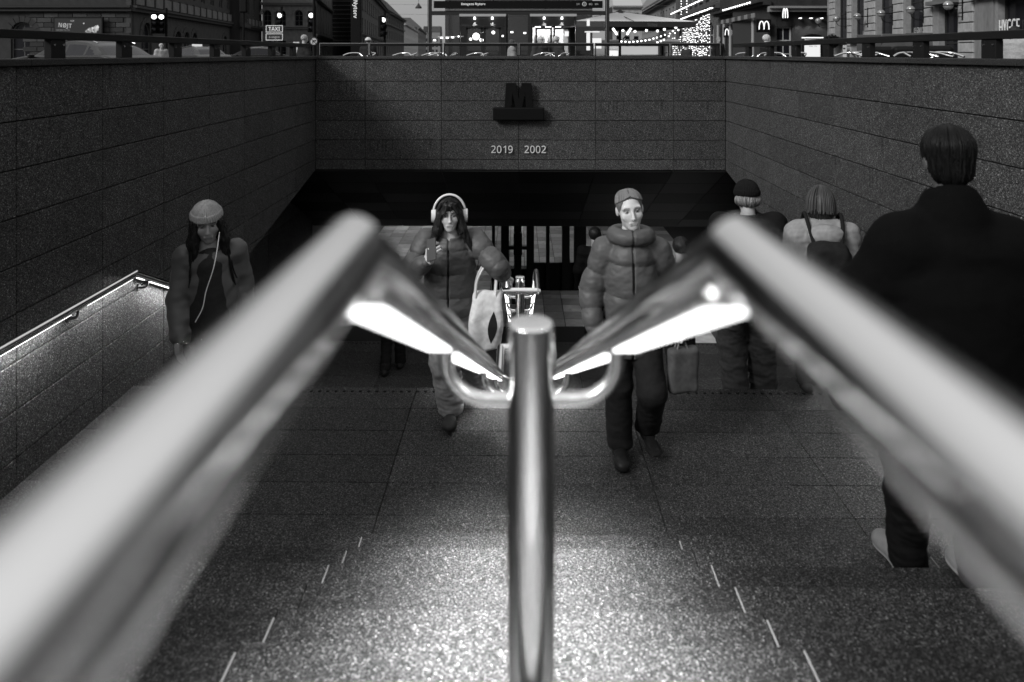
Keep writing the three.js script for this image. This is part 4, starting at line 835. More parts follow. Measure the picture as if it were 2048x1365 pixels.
// 6 the man in black close by
person({
  label: 'man in a big black coat walking down close to the camera', pos: [gx(1903, 2.75), floorAt(2.11), -2.75], turn: Math.PI - 0.12, skin: 0.06, brow: 0.01, cell: 0.011,
  head: [0, 1.685, 0.03], tilt: [0.08, -0.15, 0], hs: 1.03,
  shoulder: [[-0.185, 1.375, -0.01], [0.185, 1.375, -0.01]], elbow: [[-0.32, 1.13, 0.0], [0.34, 1.12, 0.03]], wrist: [[-0.24, 1.02, 0.2], [0.27, 1.02, 0.2]],
  hip: [[-0.095, 0.92, 0], [0.095, 0.92, 0]], knee: [[-0.1, 0.47, 0.1], [0.1, 0.42, 0.18]], ankle: [[-0.1, 0.09, -0.02], [0.05, -0.06, 0.27]], toe: [[0, 0, 1], [0.2, 0.1, 1]],
  hands: [{ dir: [0.4, -0.4, 0.7], palm: [0.3, -0.2, -0.3], curl: 0.9, mirror: false }, { dir: [-0.4, -0.4, 0.7], palm: [-0.3, -0.2, -0.3], curl: 0.9, mirror: true }],
  trousers: { r: [0.11, 0.085, 0.075], mat: cloth(0.006), hipW: 0.18 }, shoe: cloth(0.14, 0.7), sole: grey(0.22, 0.7),
  jacket: { hem: 0.62, arm: [0.1, 0.098, 0.07], table: [[0.6, 0.26, 0.19], [0.9, 0.27, 0.2], [1.18, 0.27, 0.19], [1.35, 0.215, 0.16], [1.48, 0.13, 0.12], [1.62, 0.08, 0.09]], collar: [0.085, 0.078, 0.026], mat: cloth(0.0025, 0.9), fold: 0.006, ff: 5, blend: 0.07 },
  locks: [[locks(160, 71, (i, q) => { const a = Math.PI + (q(1) - 0.5) * 4.2, out = []; for (let k = 0; k <= 3; k++) { const t = k / 3, p = onSkull(a + 0.3 * (q(5) - 0.5) * t, lerp(1.45, -0.2 - 0.4 * q(2), t), 1.06 + 0.03 * q(3)); p.y += 0.012; out.push(p); } return out; }, 0.003), grey(0.004, 0.5)]],
  onHead: [['hair', (() => { const c = ell([0, 0.05, -0.022], [0.088, 0.088, 0.1]), b = ell([0, -0.02, -0.05], [0.076, 0.075, 0.058]), w = strands(0.008, 12); return (x, y, z) => smax(smin(c(x, y, z), b(x, y, z), 0.03) + w(x, y, z), z - 0.05 - y * 0.3, 0.02); })(), [[-0.13, -0.13, -0.16], [0.13, 0.17, 0.13]], grey(0.004, 0.5), 0.005]],
});
// 7-9 people farther down
const walker = (label, px, d, H, h, turn, coat, group, hairV = 0.01, extra = {}) => {
  const k = h / 1.7, s = (p) => p.map((q) => q * k);
  return person({
    label, pos: [gx(px, d), floorAt(H), -d], turn, skin: 0.3, cell: extra.cell || 0.016, headCell: 0.007, group,
    head: s([0, 1.585, 0.02]), tilt: [0.05, 0, 0], hs: k,
    shoulder: [s([-0.17, 1.36, 0]), s([0.17, 1.36, 0])], elbow: [s([-0.24, 1.1, 0.02]), s([0.24, 1.1, -0.03])], wrist: [s([-0.22, 0.88, 0.12]), s([0.22, 0.88, 0.08])],
    hip: [s([-0.085, 0.86, 0]), s([0.085, 0.86, 0])], knee: [s([-0.09, 0.46, 0.06]), s([0.09, 0.46, 0.02])], ankle: [s([-0.09, 0.09, 0.1]), s([0.09, 0.09, -0.14])],
    trousers: { r: [0.09, 0.075, 0.07], mat: extra.legs || cloth(0.015) }, shoe: grey(0.015, 0.6),
    hands: [{ dir: [0.05, -1, 0.2], palm: [1, 0, 0.2], curl: 0.4, mirror: true }, { dir: [0, -1, 0.1], palm: [-1, 0, 0], curl: 0.4, mirror: false }],
    jacket: { hem: (extra.hem || 0.66) * k, arm: [0.085, 0.08, 0.06], table: [[0.64, 0.21, 0.15], [0.9, 0.2, 0.15], [1.15, 0.2, 0.145], [1.34, 0.18, 0.13], [1.45, 0.08, 0.085]].map((r) => [r[0] * k, r[1], r[2]]), collar: [0.05, 0.07, 0.022], mat: coat, fold: 0.007 },
    onHead: extra.hat ? [['hair', ...shortHair(-0.03, 0.012, px), hairM(hairV, 0.5), 0.008], ['hat', ...beanie(0.03, 50), extra.hat, 0.007]] : [['hair', ...shortHair(-0.05, 0.014, px), hairM(hairV, 0.5), 0.008]],
  });
};
walker('person in black below the glass screen, just left of the puffer coat', 1190, 10.5, 4.36, 1.75, Math.PI, cloth(0.006));
walker('dark-haired person going down, right of the puffer coat', 1362, 7.5, 3.61, 1.64, Math.PI, cloth(0.01));
walker('dark figure half hidden behind the near rail on the second landing', 786, 9.3, 4.21, 1.55, Math.PI, cloth(0.008));

// ---------------------------------------------------------------- the square: buildings
const winCache = new Map();
function windowGeo(w, h, arch, bars) {
  const k = [w, h, arch, bars].join(); if (winCache.has(k)) return winCache.get(k);
  const t = Math.min(0.09, w * 0.1), out = new THREE.Shape(), inn = new THREE.Path();
  const path = (p, x, y0, y1, r) => { p.moveTo(-x, y0); p.lineTo(x, y0); if (arch) { p.lineTo(x, y1 - x); p.absarc(0, y1 - x, x, 0, Math.PI, false); } else { p.lineTo(x, y1); p.lineTo(-x, y1); } p.lineTo(-x, y0); };
  path(out, w / 2, 0, h); path(inn, w / 2 - t, t, h - t); out.holes.push(inn);
  const list = [new THREE.ExtrudeGeometry(out, { depth: 0.08, bevelEnabled: false, curveSegments: 8 })];
  for (let i = 1; i < bars[0]; i++) list.push(span(-w / 2 + w * i / bars[0] - t * 0.3, -w / 2 + w * i / bars[0] + t * 0.3, t, arch ? h - w * 0.1 : h - t, 0.01, 0.06));
  for (let i = 1; i < bars[1]; i++) list.push(span(-w / 2 + t, w / 2 - t, h * i / bars[1] - t * 0.3, h * i / bars[1] + t * 0.3, 0.012, 0.058));
  const pane = new THREE.Shape(); path(pane, w / 2 - t * 0.5, t * 0.5, h - t * 0.5);
  const r = [merge(list), new THREE.ShapeGeometry(pane, 8).translate(0, 0, 0.03)];
  winCache.set(k, r); return r;
}
const frameM = grey(0.1, 0.6), frameDark = grey(0.02, 0.6), litPane = glow(0.3), paleFrame = grey(0.3, 0.6);
// a street front from (x0, d0) to (x1, d1); openings [x, y, w, h, arch, lit]
function front(name, label, x0, d0, x1, d1, h, depth, m, openings, o = {}) {
  const L = Math.hypot(x1 - x0, d1 - d0), g = thing(name, label, 'building', [x0, 0, -d0], Math.atan2(d1 - d0, x1 - x0), o.group);
  const s = new THREE.Shape([[0, -0.2], [L, -0.2], [L, h], [0, h]].map((p) => new THREE.Vector2(...p)));
  for (const [x, y, w, hh, arch] of openings) {
    const p = new THREE.Path(); p.moveTo(x - w / 2, y); p.lineTo(x + w / 2, y);
    if (arch) { p.lineTo(x + w / 2, y + hh - w / 2); p.absarc(x, y + hh - w / 2, w / 2, 0, Math.PI, false); } else { p.lineTo(x + w / 2, y + hh); p.lineTo(x - w / 2, y + hh); }
    p.lineTo(x - w / 2, y); s.holes.push(p);
  }
  obj('wall', new THREE.ExtrudeGeometry(s, { depth: 0.4, bevelEnabled: false, curveSegments: 8 }).translate(0, 0, -0.4), m, g);
  const [i0, i1] = o.inset || [0.02, 0.02];
  obj('rear_walls', span(i0, L - i1, -0.2, h - 0.02, -depth, -0.46), grey(0.03), g);
  for (const [x, y, w, hh, arch, lit] of openings) {
    const [f, p] = windowGeo(w, hh, arch, o.bars || [2, 3]), wn = obj('window', f, o.frame || frameM, g, [x, y, -0.3]);
    obj('pane', p, lit ? litPane : glassDark, wn);
    if (o.sills && !arch) obj('sill', box(0, -0.06, 0.36, w + 0.2, 0.1, 0.24), m, wn);
    if (o.archivolt && arch) {
      const n = 9, list = []; for (let i = 0; i < n; i++) { const a0 = Math.PI * (i + 0.06) / n, a1 = Math.PI * (i + 0.94) / n, r0 = w / 2 + 0.04, r1 = w / 2 + 0.55, cy = hh - w / 2; const q = new THREE.Shape([[r0, a0], [r1, a0], [r1, a1], [r0, a1]].map(([r, a]) => new THREE.Vector2(Math.cos(a) * r, Math.sin(a) * r + cy))); list.push(new THREE.ExtrudeGeometry(q, { depth: 0.09, bevelEnabled: false }).translate(0, 0, 0.302)); }
      list.forEach((q) => obj('arch_stone', q, m, wn));
    }
  }
  for (const [y, t, out] of o.bands || []) obj('cornice', [span(-out * 0.5, L + out * 0.5, y, y + t * 0.6, 0.002, out), span(-out * 0.5, L + out * 0.5, y + t * 0.6, y + t, 0.002, out * 1.5)], o.bandMat || m, g);
  if (o.roof) { const [rh, rin] = o.roof, q = new THREE.Shape([[0.5, h], [-rin, h + rh], [-depth + rin, h + rh], [-depth, h]].map((p) => new THREE.Vector2(...p))); obj('roof', new THREE.ExtrudeGeometry(q, { depth: L, bevelEnabled: false }).rotateY(-Math.PI / 2).translate(L, 0, 0), o.roofMat || grey(0.03, 0.7), g); }
  return g;
}
const grid = (x0, x1, nx, y0, dy, ny, w, h, arch = false, litEvery = 0) => { const r = []; for (let j = 0; j < ny; j++) for (let i = 0; i < nx; i++) r.push([lerp(x0, x1, (i + 0.5) / nx), y0 + j * dy, w, h, arch, litEvery && (i * 7 + j * 3) % litEvery === 0]); return r; };

// A: palace block with rusticated ground floor, corner towards the square
const stoneA = stucco(0.035), stoneA2 = stucco(0.06);
const aX = gx(262, 60), aX0 = -66;
{
  const L = aX - aX0, X = (px) => gx(px, 60) - aX0;
  const g = front('palace_building', 'dark rusticated palace front behind the parked car, carrying the lit poster', aX0, 60, aX, 60, 17, 14, stoneA,
    [[X(45), 0.3, 2.1, 3.5, true], [X(45) - 6, 0.3, 2.1, 3.5, true], [X(45) - 12, 0.3, 2.1, 3.5, true], ...grid(L - 24, L - 2, 6, 7, 5.2, 2, 1.4, 3)], { bands: [[4.75, 0.5, 0.35], [11.6, 0.4, 0.3], [16.4, 0.6, 0.5]], archivolt: true, inset: [0.02, 5] });
  for (let r = 0; r < 11; r++) for (let c = 0; c < 8; c++) { const x1 = L - 0.08 - c * 1.25 - (r % 2) * 0.6, x0 = x1 - 1.21; if (r * 0.42 + 0.38 > 4.7) continue; if (x0 < L - 10) continue; obj('block', slab(rect(x1 - x0, 0.38), 0.07, 0.025, 0), pick([stoneA, stoneA2]), g, [(x0 + x1) / 2, r * 0.42 + 0.2, 0.002]); }
  const bx = gx(523, 114), L2 = Math.hypot(bx - aX, 54), wl = [];
  for (const px of [293, 355, 372, 388, 449, 467]) { // arches at their bearing along the receding front
    const k = (px - 1024) / FOCAL * CY - SY, kz = (px - 1024) / FOCAL * SY + CY, q = k / kz, dx = bx - aX, t = (aX - q * 60) / (q * 54 - dx); wl.push([t * L2, 0.3, px < 300 ? 2.5 : 1.9, px < 300 ? 3.6 : 3.1, true]);
  }
  const g2 = front('palace_building', 'long side of the palace with a row of arched openings and a stone balustrade', aX, 60, bx, 114, 17, 6, stoneA2, [...wl, ...grid(4, L2 - 4, 12, 7, 5.2, 2, 1.5, 3)], { bands: [[4.75, 0.5, 0.35], [16.4, 0.6, 0.5]], archivolt: true, inset: [5, 0.02] });
  for (let i = 0; i < 22; i++) obj('balustrade_panel', rbox(1.4 + i * L2 / 22.6, 5.85, 0.16, L2 / 22 - 0.35, 0.95, 0.14, 0.02), stucco(0.16), g2);
  for (let i = 0; i < 23; i++) obj('balustrade_post', rbox(0.25 + i * L2 / 22.6, 5.85, 0.17, 0.26, 1.15, 0.22, 0.02), stoneA, g2);
  const pav = L2 * 0.62; obj('corner_pavilion', [span(pav, pav + 4.5, -0.1, 16, 0.01, 1.3)], stoneA, g2); obj('pavilion_cornice', [span(pav - 0.3, pav + 4.8, 4.7, 5.3, 1.31, 1.7)], stoneA2, g2);
}
{ // lit poster
  const c = document.createElement('canvas'); c.width = 512; c.height = 152; const x = c.getContext('2d');
  x.fillStyle = '#050505'; x.fillRect(0, 0, 512, 152); x.fillStyle = '#bdbdbd'; x.font = 'bold 62px sans-serif'; x.save(); x.translate(36, 88); x.rotate(0.08); x.fillText('NØJT', 0, 0); x.restore();
  x.font = 'bold 22px sans-serif'; x.fillText('FOR', 172, 34); x.fillStyle = '#8a8a8a'; x.font = 'bold 18px sans-serif'; x.fillText('FOR NØJT TIL DIG', 14, 128);
  for (let i = 0; i < 60; i++) { const a = hash(i, 3, 1), b = hash(i, 5, 2), v = 120 + 130 * hash(i, 1, 4); x.fillStyle = `rgb(${v | 0},${v | 0},${v | 0})`; x.beginPath(); x.ellipse(345 + a * 130, 146 - b * 62 * (0.4 + a * 0.7), 14, 9, a * 2, 0, 7); x.fill(); }
  x.fillStyle = '#ddd'; x.beginPath(); x.arc(318, 52, 8, 0, 7); x.fill();
  const t = new THREE.CanvasTexture(c); t.colorSpace = THREE.SRGBColorSpace;
  const p = at(157, 51, 59.6), g = thing('billboard', 'dark lit billboard reading NØJT with a pale furry shape', 'billboard', [p.x, 0, p.z], 0);
  obj('casing', rbox(0, p.y, 0, 4.25, 1.5, 0.2, 0.03), black, g);
  obj('screen', new THREE.PlaneGeometry(4.05, 1.25).translate(0, p.y - 0.02, 0.105), new THREE.MeshStandardMaterial({ color: 0x050505, emissive: 0xffffff, emissiveMap: t, emissiveIntensity: 0.45 * LAMP, roughness: 0.4 }), g);
  for (const s of [-1.5, 1.5]) obj('post', span(s - 0.06, s + 0.06, 0, p.y - 0.7, -0.06, 0.06), darkSteel, g);
}
// B: block with three tall arched windows
{
  const D = 112, x0 = gx(524, D), x1 = gx(631, D), y = (py) => EYE + (108 - py) * D / FOCAL, X = (px) => gx(px, D) - x0;
  front('arcade_building', 'grey block with three tall arched windows behind the taxi sign', x0, D, x1, D, 19, 8, stucco(0.2),
    [...[534, 563, 597].map((px) => [X(px), y(52), 1.35, y(20) - y(52), true]), [X(534), 0.6, 1.4, 2.6], [X(563), 0.6, 1.4, 2.6], [X(591), 0.8, 1.2, 2.3, false, true], [X(617), 0.6, 1.2, 2.6], ...grid(0.6, x1 - x0 - 0.6, 4, 10.6, 3.4, 2, 1.2, 2.2)],
    { bands: [[y(58), 0.5, 0.3], [y(10), 0.5, 0.3], [18.4, 0.6, 0.5]], archivolt: true, inset: [0.02, 3] });
  const xb = gx(664, 150), Lb = Math.hypot(xb - x1, 38), rows = [];
  for (let i = 0; i < 6; i++) rows.push([Lb * (i + 0.5) / 6, 4.9, 1.5, 4.4], [Lb * (i + 0.5) / 6, 0.8, 2, 2.6], [Lb * (i + 0.5) / 6, 10.6, 1.5, 2.4], [Lb * (i + 0.5) / 6, 14.2, 1.5, 2.2]);
  front('arcade_building', 'receding flank of the arched block with tall narrow windows', x1, D, xb, 150, 19, 5, stucco(0.22), rows, { bands: [[3.9, 0.4, 0.25], [9.8, 0.4, 0.25], [18.4, 0.6, 0.5]], sills: true, frame: frameDark, inset: [2, 0.02] });
}
// dark louvred block
{
  const D = 152, x0 = gx(662, D), x1 = gx(722, D), g = front('office_building', 'dark office block with thin horizontal bands behind the vertical sign', x0, D, x1, D, 20, 12, grey(0.012, 0.5), [], {});
  for (let i = 0; i < 18; i++) obj('louver_band', span(0, x1 - x0, 3 + i * 0.95, 3.16 + i * 0.95, 0.002, 0.16), grey(0.07), g);
  for (let i = 0; i < 5; i++) obj('glazing', span(0.5 + i * 1.26, 1.6 + i * 1.26, 0.3, 2.6, 0.002, 0.06), glassDark, g);
}
// C: left side of the street running away
{
  const c1 = [gx(720, 108), 108, gx(771, 180), 180], L1 = Math.hypot(c1[2] - c1[0], 72);
  front('street_house', 'near grey house of the receding street, with dormers', ...c1, 12.4, 5, stucco(0.09), [...grid(2, L1 - 2, 14, 4.6, 3.7, 2, 1.5, 2.3), ...grid(2, L1 - 2, 9, 0.4, 4, 1, 3, 3.2)], { bands: [[4.0, 0.3, 0.25], [11.8, 0.6, 0.6]], roof: [3, 1.5], roofMat: grey(0.05, 0.6), frame: paleFrame, sills: true, inset: [L1 * 0.66, 0.02] });
  const c2 = [gx(770, 186), 186, gx(808, 250), 250], L2 = Math.hypot(c2[2] - c2[0], 64);
  front('street_house', 'dark brick corner house with a steep roof in the receding street', ...c2, 13, 16, stucco(0.075), grid(3, L2 - 3, 9, 1.2, 4.0, 3, 1.6, 2.4), { bands: [[9.0, 0.4, 0.3], [12.4, 0.6, 0.7]], bandMat: stucco(0.13), roof: [6.5, 6], roofMat: grey(0.03, 0.7) });
  const c3 = [gx(808, 262), 262, gx(836, 360), 360], L3 = Math.hypot(c3[2] - c3[0], 98);
  front('street_house', 'pale row house at the end of the receding street', ...c3, 12.4, 14, stucco(0.45), grid(3, L3 - 3, 14, 1.5, 3.6, 3, 1.5, 2.0), { bands: [[11.9, 0.5, 0.5]], roof: [4.5, 4], roofMat: grey(0.1, 0.7), frame: frameDark });
  const c4 = [gx(836, 365), 365, gx(852, 480), 480], L4 = Math.hypot(c4[2] - c4[0], 115);
  front('street_house', 'farthest grey house closing the receding street', ...c4, 15, 14, stucco(0.17), grid(3, L4 - 3, 14, 1.5, 4, 3, 1.8, 2.4), { bands: [[14.3, 0.6, 0.6]], roof: [5, 4], roofMat: grey(0.1, 0.7), frame: frameDark });
  front('street_house', 'distant house across the end of the street', gx(846, 500), 500, gx(880, 500), 500, 17, 14, stucco(0.2), grid(1, 11, 4, 2, 4, 3, 1.6, 2.2), { roof: [4, 3], frame: frameDark });
}
// E: pale house and F: long curved front behind the parasol
{
  const D = 120, x0 = gx(1226, D), x1 = gx(1284, D);
  front('pale_house', 'pale gabled house behind the big parasol', x0, D, x1, D, 9.3, 10, stucco(0.34), [[1.0, 6.2, 0.8, 1.9], [2.5, 6.2, 0.8, 1.9], [4.0, 6.2, 0.8, 1.9], [1.0, 2.2, 0.8, 1.9], [2.5, 2.2, 0.8, 1.9], [4.0, 2.2, 0.8, 1.9]], { bands: [[8.9, 0.35, 0.35]], roof: [4, 4], roofMat: grey(0.32, 0.8), frame: frameDark });
  const f0 = [gx(1276, 175), 175, gx(1352, 112), 112], L = Math.hypot(f0[2] - f0[0], 63);
  front('arcade_building', 'long many-windowed front rising behind the parasol', ...f0, 11.2, 14, stucco(0.2), [...grid(2, L - 1, 15, 1.5, 4.3, 2, 1.7, 3)], { bands: [[9.9, 0.5, 0.8], [10.9, 0.3, 0.3]], roof: [4.5, 3], roofMat: grey(0.12, 0.7), frame: frameDark, sills: true });
}
// G: front hung with light strings
const G0 = [gx(1352, 89), 89], G1 = [gx(1440, 60), 60];
{
  const L = Math.hypot(G1[0] - G0[0], 29), y = (py, d) => EYE + (108 - py) * d / FOCAL;
  const g = front('festive_building', 'tall dark front outlined with rows of white fairy lights', ...G0, ...G1, 16, 10, stucco(0.07), [...grid(1, L - 1, 8, 6.2, 4.4, 2, 1.7, 3.2, false, 5), ...grid(1, L - 1, 4, 0.4, 4, 1, 3.6, 3.6, true)], { bands: [[5.0, 0.4, 0.4], [15.4, 0.6, 0.5]], frame: paleFrame, sills: true });
  const bulbs = (pts, r) => pts.map((p) => new THREE.IcosahedronGeometry(r, 0).translate(...p));
  const row = (y0) => { const r = []; for (let x = 0; x < L; x += 0.28) r.push([x, y0 + 0.05 * hash(x * 100 | 0, 1, 2), 0.62]); return r; };
  const s = (label, pts, r) => { const t = thing('light_string', label, 'fairy lights', [G0[0], 0, -G0[1]], Math.atan2(G1[1] - G0[1], G1[0] - G0[0]), 'light strings on the festive front'); tag(obj('lights', bulbs(pts, r), lampGlow, t), null, null, null, 'stuff'); const a = pts[0], b = pts[pts.length - 1]; obj('cord', tube(pts.filter((p, i) => i % 3 === 0).concat([b]).map((p) => V(p[0], p[1], p[2] - 0.03)), 0.02, 60, 5), black, t); return t; };
  s('lower line of fairy lights along the festive front', row(5.0), 0.06); s('upper line of fairy lights along the festive front', row(6.1), 0.06); s('topmost line of fairy lights along the festive front', row(9.9), 0.06);
  const cur = thing('light_curtain', 'dense curtain of fairy lights hanging over the shop front', 'fairy lights', [G0[0], 0, -G0[1]], Math.atan2(G1[1] - G0[1], G1[0] - G0[0]), 'light strings on the festive front');
  const lamps = []; for (let i = 0; i < 22; i++) { const x = L * 0.36 + i * L * 0.6 / 22; for (let k = 0; k < 18; k++) if (hash(i, k, 3) < 0.8) lamps.push([x + 0.3 * (hash(i, k, 1) - 0.5), 4.1 - k * 0.21 - 0.15 * hash(i, k, 2) + x * 0.02, 0.55]); }
  for (let i = 0; i < 16; i++) for (let k = 0; k < 12; k++) if (hash(i, k, 7) < 0.35) lamps.push([L * 0.02 + i * L * 0.3 / 16, 3.0 - k * 0.25, 0.55]);
  tag(obj('lights', bulbs(lamps, 0.045), lampGlow, cur), null, null, null, 'stuff');
  for (let i = 0; i < 22; i += 2) obj('wire', rod(V(L * 0.36 + i * L * 0.6 / 22, 0.2, 0.52), V(L * 0.36 + i * L * 0.6 / 22, 4.4, 0.52), 0.012, 0.012, 5), black, cur);
  for (const [x, top] of [[L * 0.30, 'left'], [L * 0.45, 'right']]) s(top + ' one of two upright strings of fairy lights on the festive front', Array.from({ length: 26 }, (_, i) => [x, 5.3 + i * 0.3, 0.5]), 0.06);
}
// I: corner restaurant block
const I1 = [gx(1541, 45), 45], I2 = [gx(1662, 45), 45];
{
  const darkI = stucco(0.03), L = Math.hypot(I1[0] - G1[0], 15);
  const g = front('restaurant_building', 'dark corner building with slim pillars below a row of bulbs', ...G1, ...I1, 15, 8, darkI, [...Array.from({ length: 6 }, (_, i) => [1.4 + i * (L - 2.4) / 5.6, 0.3, 1.6, 3.1]), ...grid(0.6, L - 0.6, 6, 5.6, 4, 2, 1.4, 2.8)], { bands: [[4.2, 0.3, 0.5], [14.4, 0.5, 0.5]], frame: frameDark, inset: [0.02, 1.5] });
  for (let i = 0; i < 6; i++) obj('pillar', new THREE.CylinderGeometry(0.11, 0.12, 3.5, 10).translate(0.5 + i * (L - 2.4) / 5.6, 1.75, 0.25), grey(0.22), g);
  const b = thing('light_string', 'row of bulbs over the pillars of the corner building', 'fairy lights', [G1[0], 0, -G1[1]], Math.atan2(I1[1] - G1[1], I1[0] - G1[0]), 'light strings on the festive front');
  for (let i = 0; i < 13; i++) obj('bulb', new THREE.IcosahedronGeometry(0.07, 1).translate(L * 0.32 + i * L * 0.045, 4.5 + 0.0 * i, 0.75), lampGlow, b);
  obj('cord', rod(V(L * 0.3, 4.56, 0.75), V(L * 0.9, 4.56, 0.75), 0.015, 0.015, 5), black, b);
  const aw = thing('awning_band', 'striped metal band above the pillars of the corner building', 'awning', [G1[0], 0, -G1[1]], Math.atan2(I1[1] - G1[1], I1[0] - G1[0]));
  for (let i = 0; i < 11; i++) obj('band_panel', rbox(L * 0.26 + i * L * 0.062, 3.62, 0.62, L * 0.06, 0.3, 0.06, 0.01), i % 2 ? grey(0.05, 0.4, { metalness: 0.6 }) : grey(0.35, 0.3, { metalness: 0.8 }), aw);
  front('restaurant_building', 'front of the dark corner building with the lit menu board', ...I1, ...I2, 15, 8, darkI, [[0.9, 0.2, 1, 2.6], [0.9, 4.7, 1.2, 2.6], [2.6, 4.7, 1.2, 2.6], [0.9, 9, 1.2, 2.6], [2.6, 9, 1.2, 2.6]], { bands: [[3.75, 0.35, 0.4], [14.4, 0.5, 0.5]], bandMat: stucco(0.22), frame: paleFrame });
  // arch emblems
  const archM = (w, h, t) => { const list = []; for (const s of [-1, 1]) { const c = []; for (let i = 0; i <= 14; i++) { const a = Math.PI * i / 14; c.push(V(s * w / 4 + Math.cos(a) * w / 4, Math.pow(Math.sin(a), 0.75) * h, 0)); } list.push(new THREE.TubeGeometry(new THREE.CatmullRomCurve3(c), 28, t, 6).scale(1, 1, 0.4)); } return list; };
  for (const [px, py, d, w, h, turn, label] of [[1528.5, 59, 44.6, 0.62, 0.52, 0, 'largest glowing double-arch sign at the corner of the dark building'], [1571, 36, 44.4, 0.3, 0.6, 0, 'narrow glowing double-arch sign above the menu board wall'], [1457.5, 70.5, 56, 0.52, 0.5, -0.3, 'smallest glowing double-arch sign beside the fairy lights']]) {
    const p = at(px, py, d), e = thing('arch_sign', label, 'sign', p.toArray(), turn, 'glowing arch signs');
    obj('panel', rbox(0, h * 0.45, -0.08, w * 1.5, h * 1.6, 0.1, 0.02), black, e); obj('arches', archM(w, h, 0.035), signGlow, e); obj('bracket', box(w * 0.3, h * 1.05, -0.25, 0.06, 0.06, 0.4), darkSteel, e);
  }
  // menu board
  const p = at(1625, 80, 44.5), mb = thing('menu_board', 'glowing white menu board under a lit hood', 'menu board', [p.x, 0, p.z]);
  const c = document.createElement('canvas'); c.width = 128; c.height = 208; const x = c.getContext('2d'); x.fillStyle = '#f4f4f4'; x.fillRect(0, 0, 128, 208); x.fillStyle = '#555'; for (const [yy, xs] of [[34, [30, 44, 52, 62, 76, 92]], [50, [38, 50, 60, 80, 92]]]) for (const q of xs) x.fillRect(q, yy, 8, 5);
  const t = new THREE.CanvasTexture(c); t.colorSpace = THREE.SRGBColorSpace;
  obj('frame', rbox(0, 1.05, -0.06, 1.2, 1.9, 0.12, 0.02), black, mb); obj('screen', new THREE.PlaneGeometry(1.0, 1.66).translate(0, EYE + 0.08, 0.004), new THREE.MeshStandardMaterial({ color: 0x222222, emissive: 0xffffff, emissiveMap: t, emissiveIntensity: 0.6 * LAMP, roughness: 0.4 }), mb);
  obj('hood_lamp', box(0, EYE + 1.03, 0.06, 1.35, 0.06, 0.1), signGlow, mb);
  const hood = new THREE.Shape(); hood.moveTo(-0.7, 0); hood.quadraticCurveTo(0, 0.36, 0.7, 0); obj('hood', new THREE.ExtrudeGeometry(hood, { depth: 0.2, bevelEnabled: false }).translate(0, EYE + 1.08, -0.1), black, mb);
  for (const [px, which] of [[1601, 'left'], [1622.5, 'middle'], [1644, 'right']]) { const q = at(px, 36, 44.6), l = thing('wall_downlight', which + ' one of the three small downlights above the menu board', 'light', q.toArray(), 0, 'downlights above the menu board'); obj('housing', rbox(0, 0.05, -0.05, 0.26, 0.1, 0.3, 0.02), black, l); obj('lamp', new THREE.SphereGeometry(0.1, 12, 8).scale(1.1, 0.42, 1), lampGlow, l); const s = new THREE.SpotLight(0xffffff, 4 * LAMP, 0, 0.7, 0.6); s.position.set(0, -0.08, 0); s.target.position.set(0, -2, -0.35); l.add(s, s.target); }
}
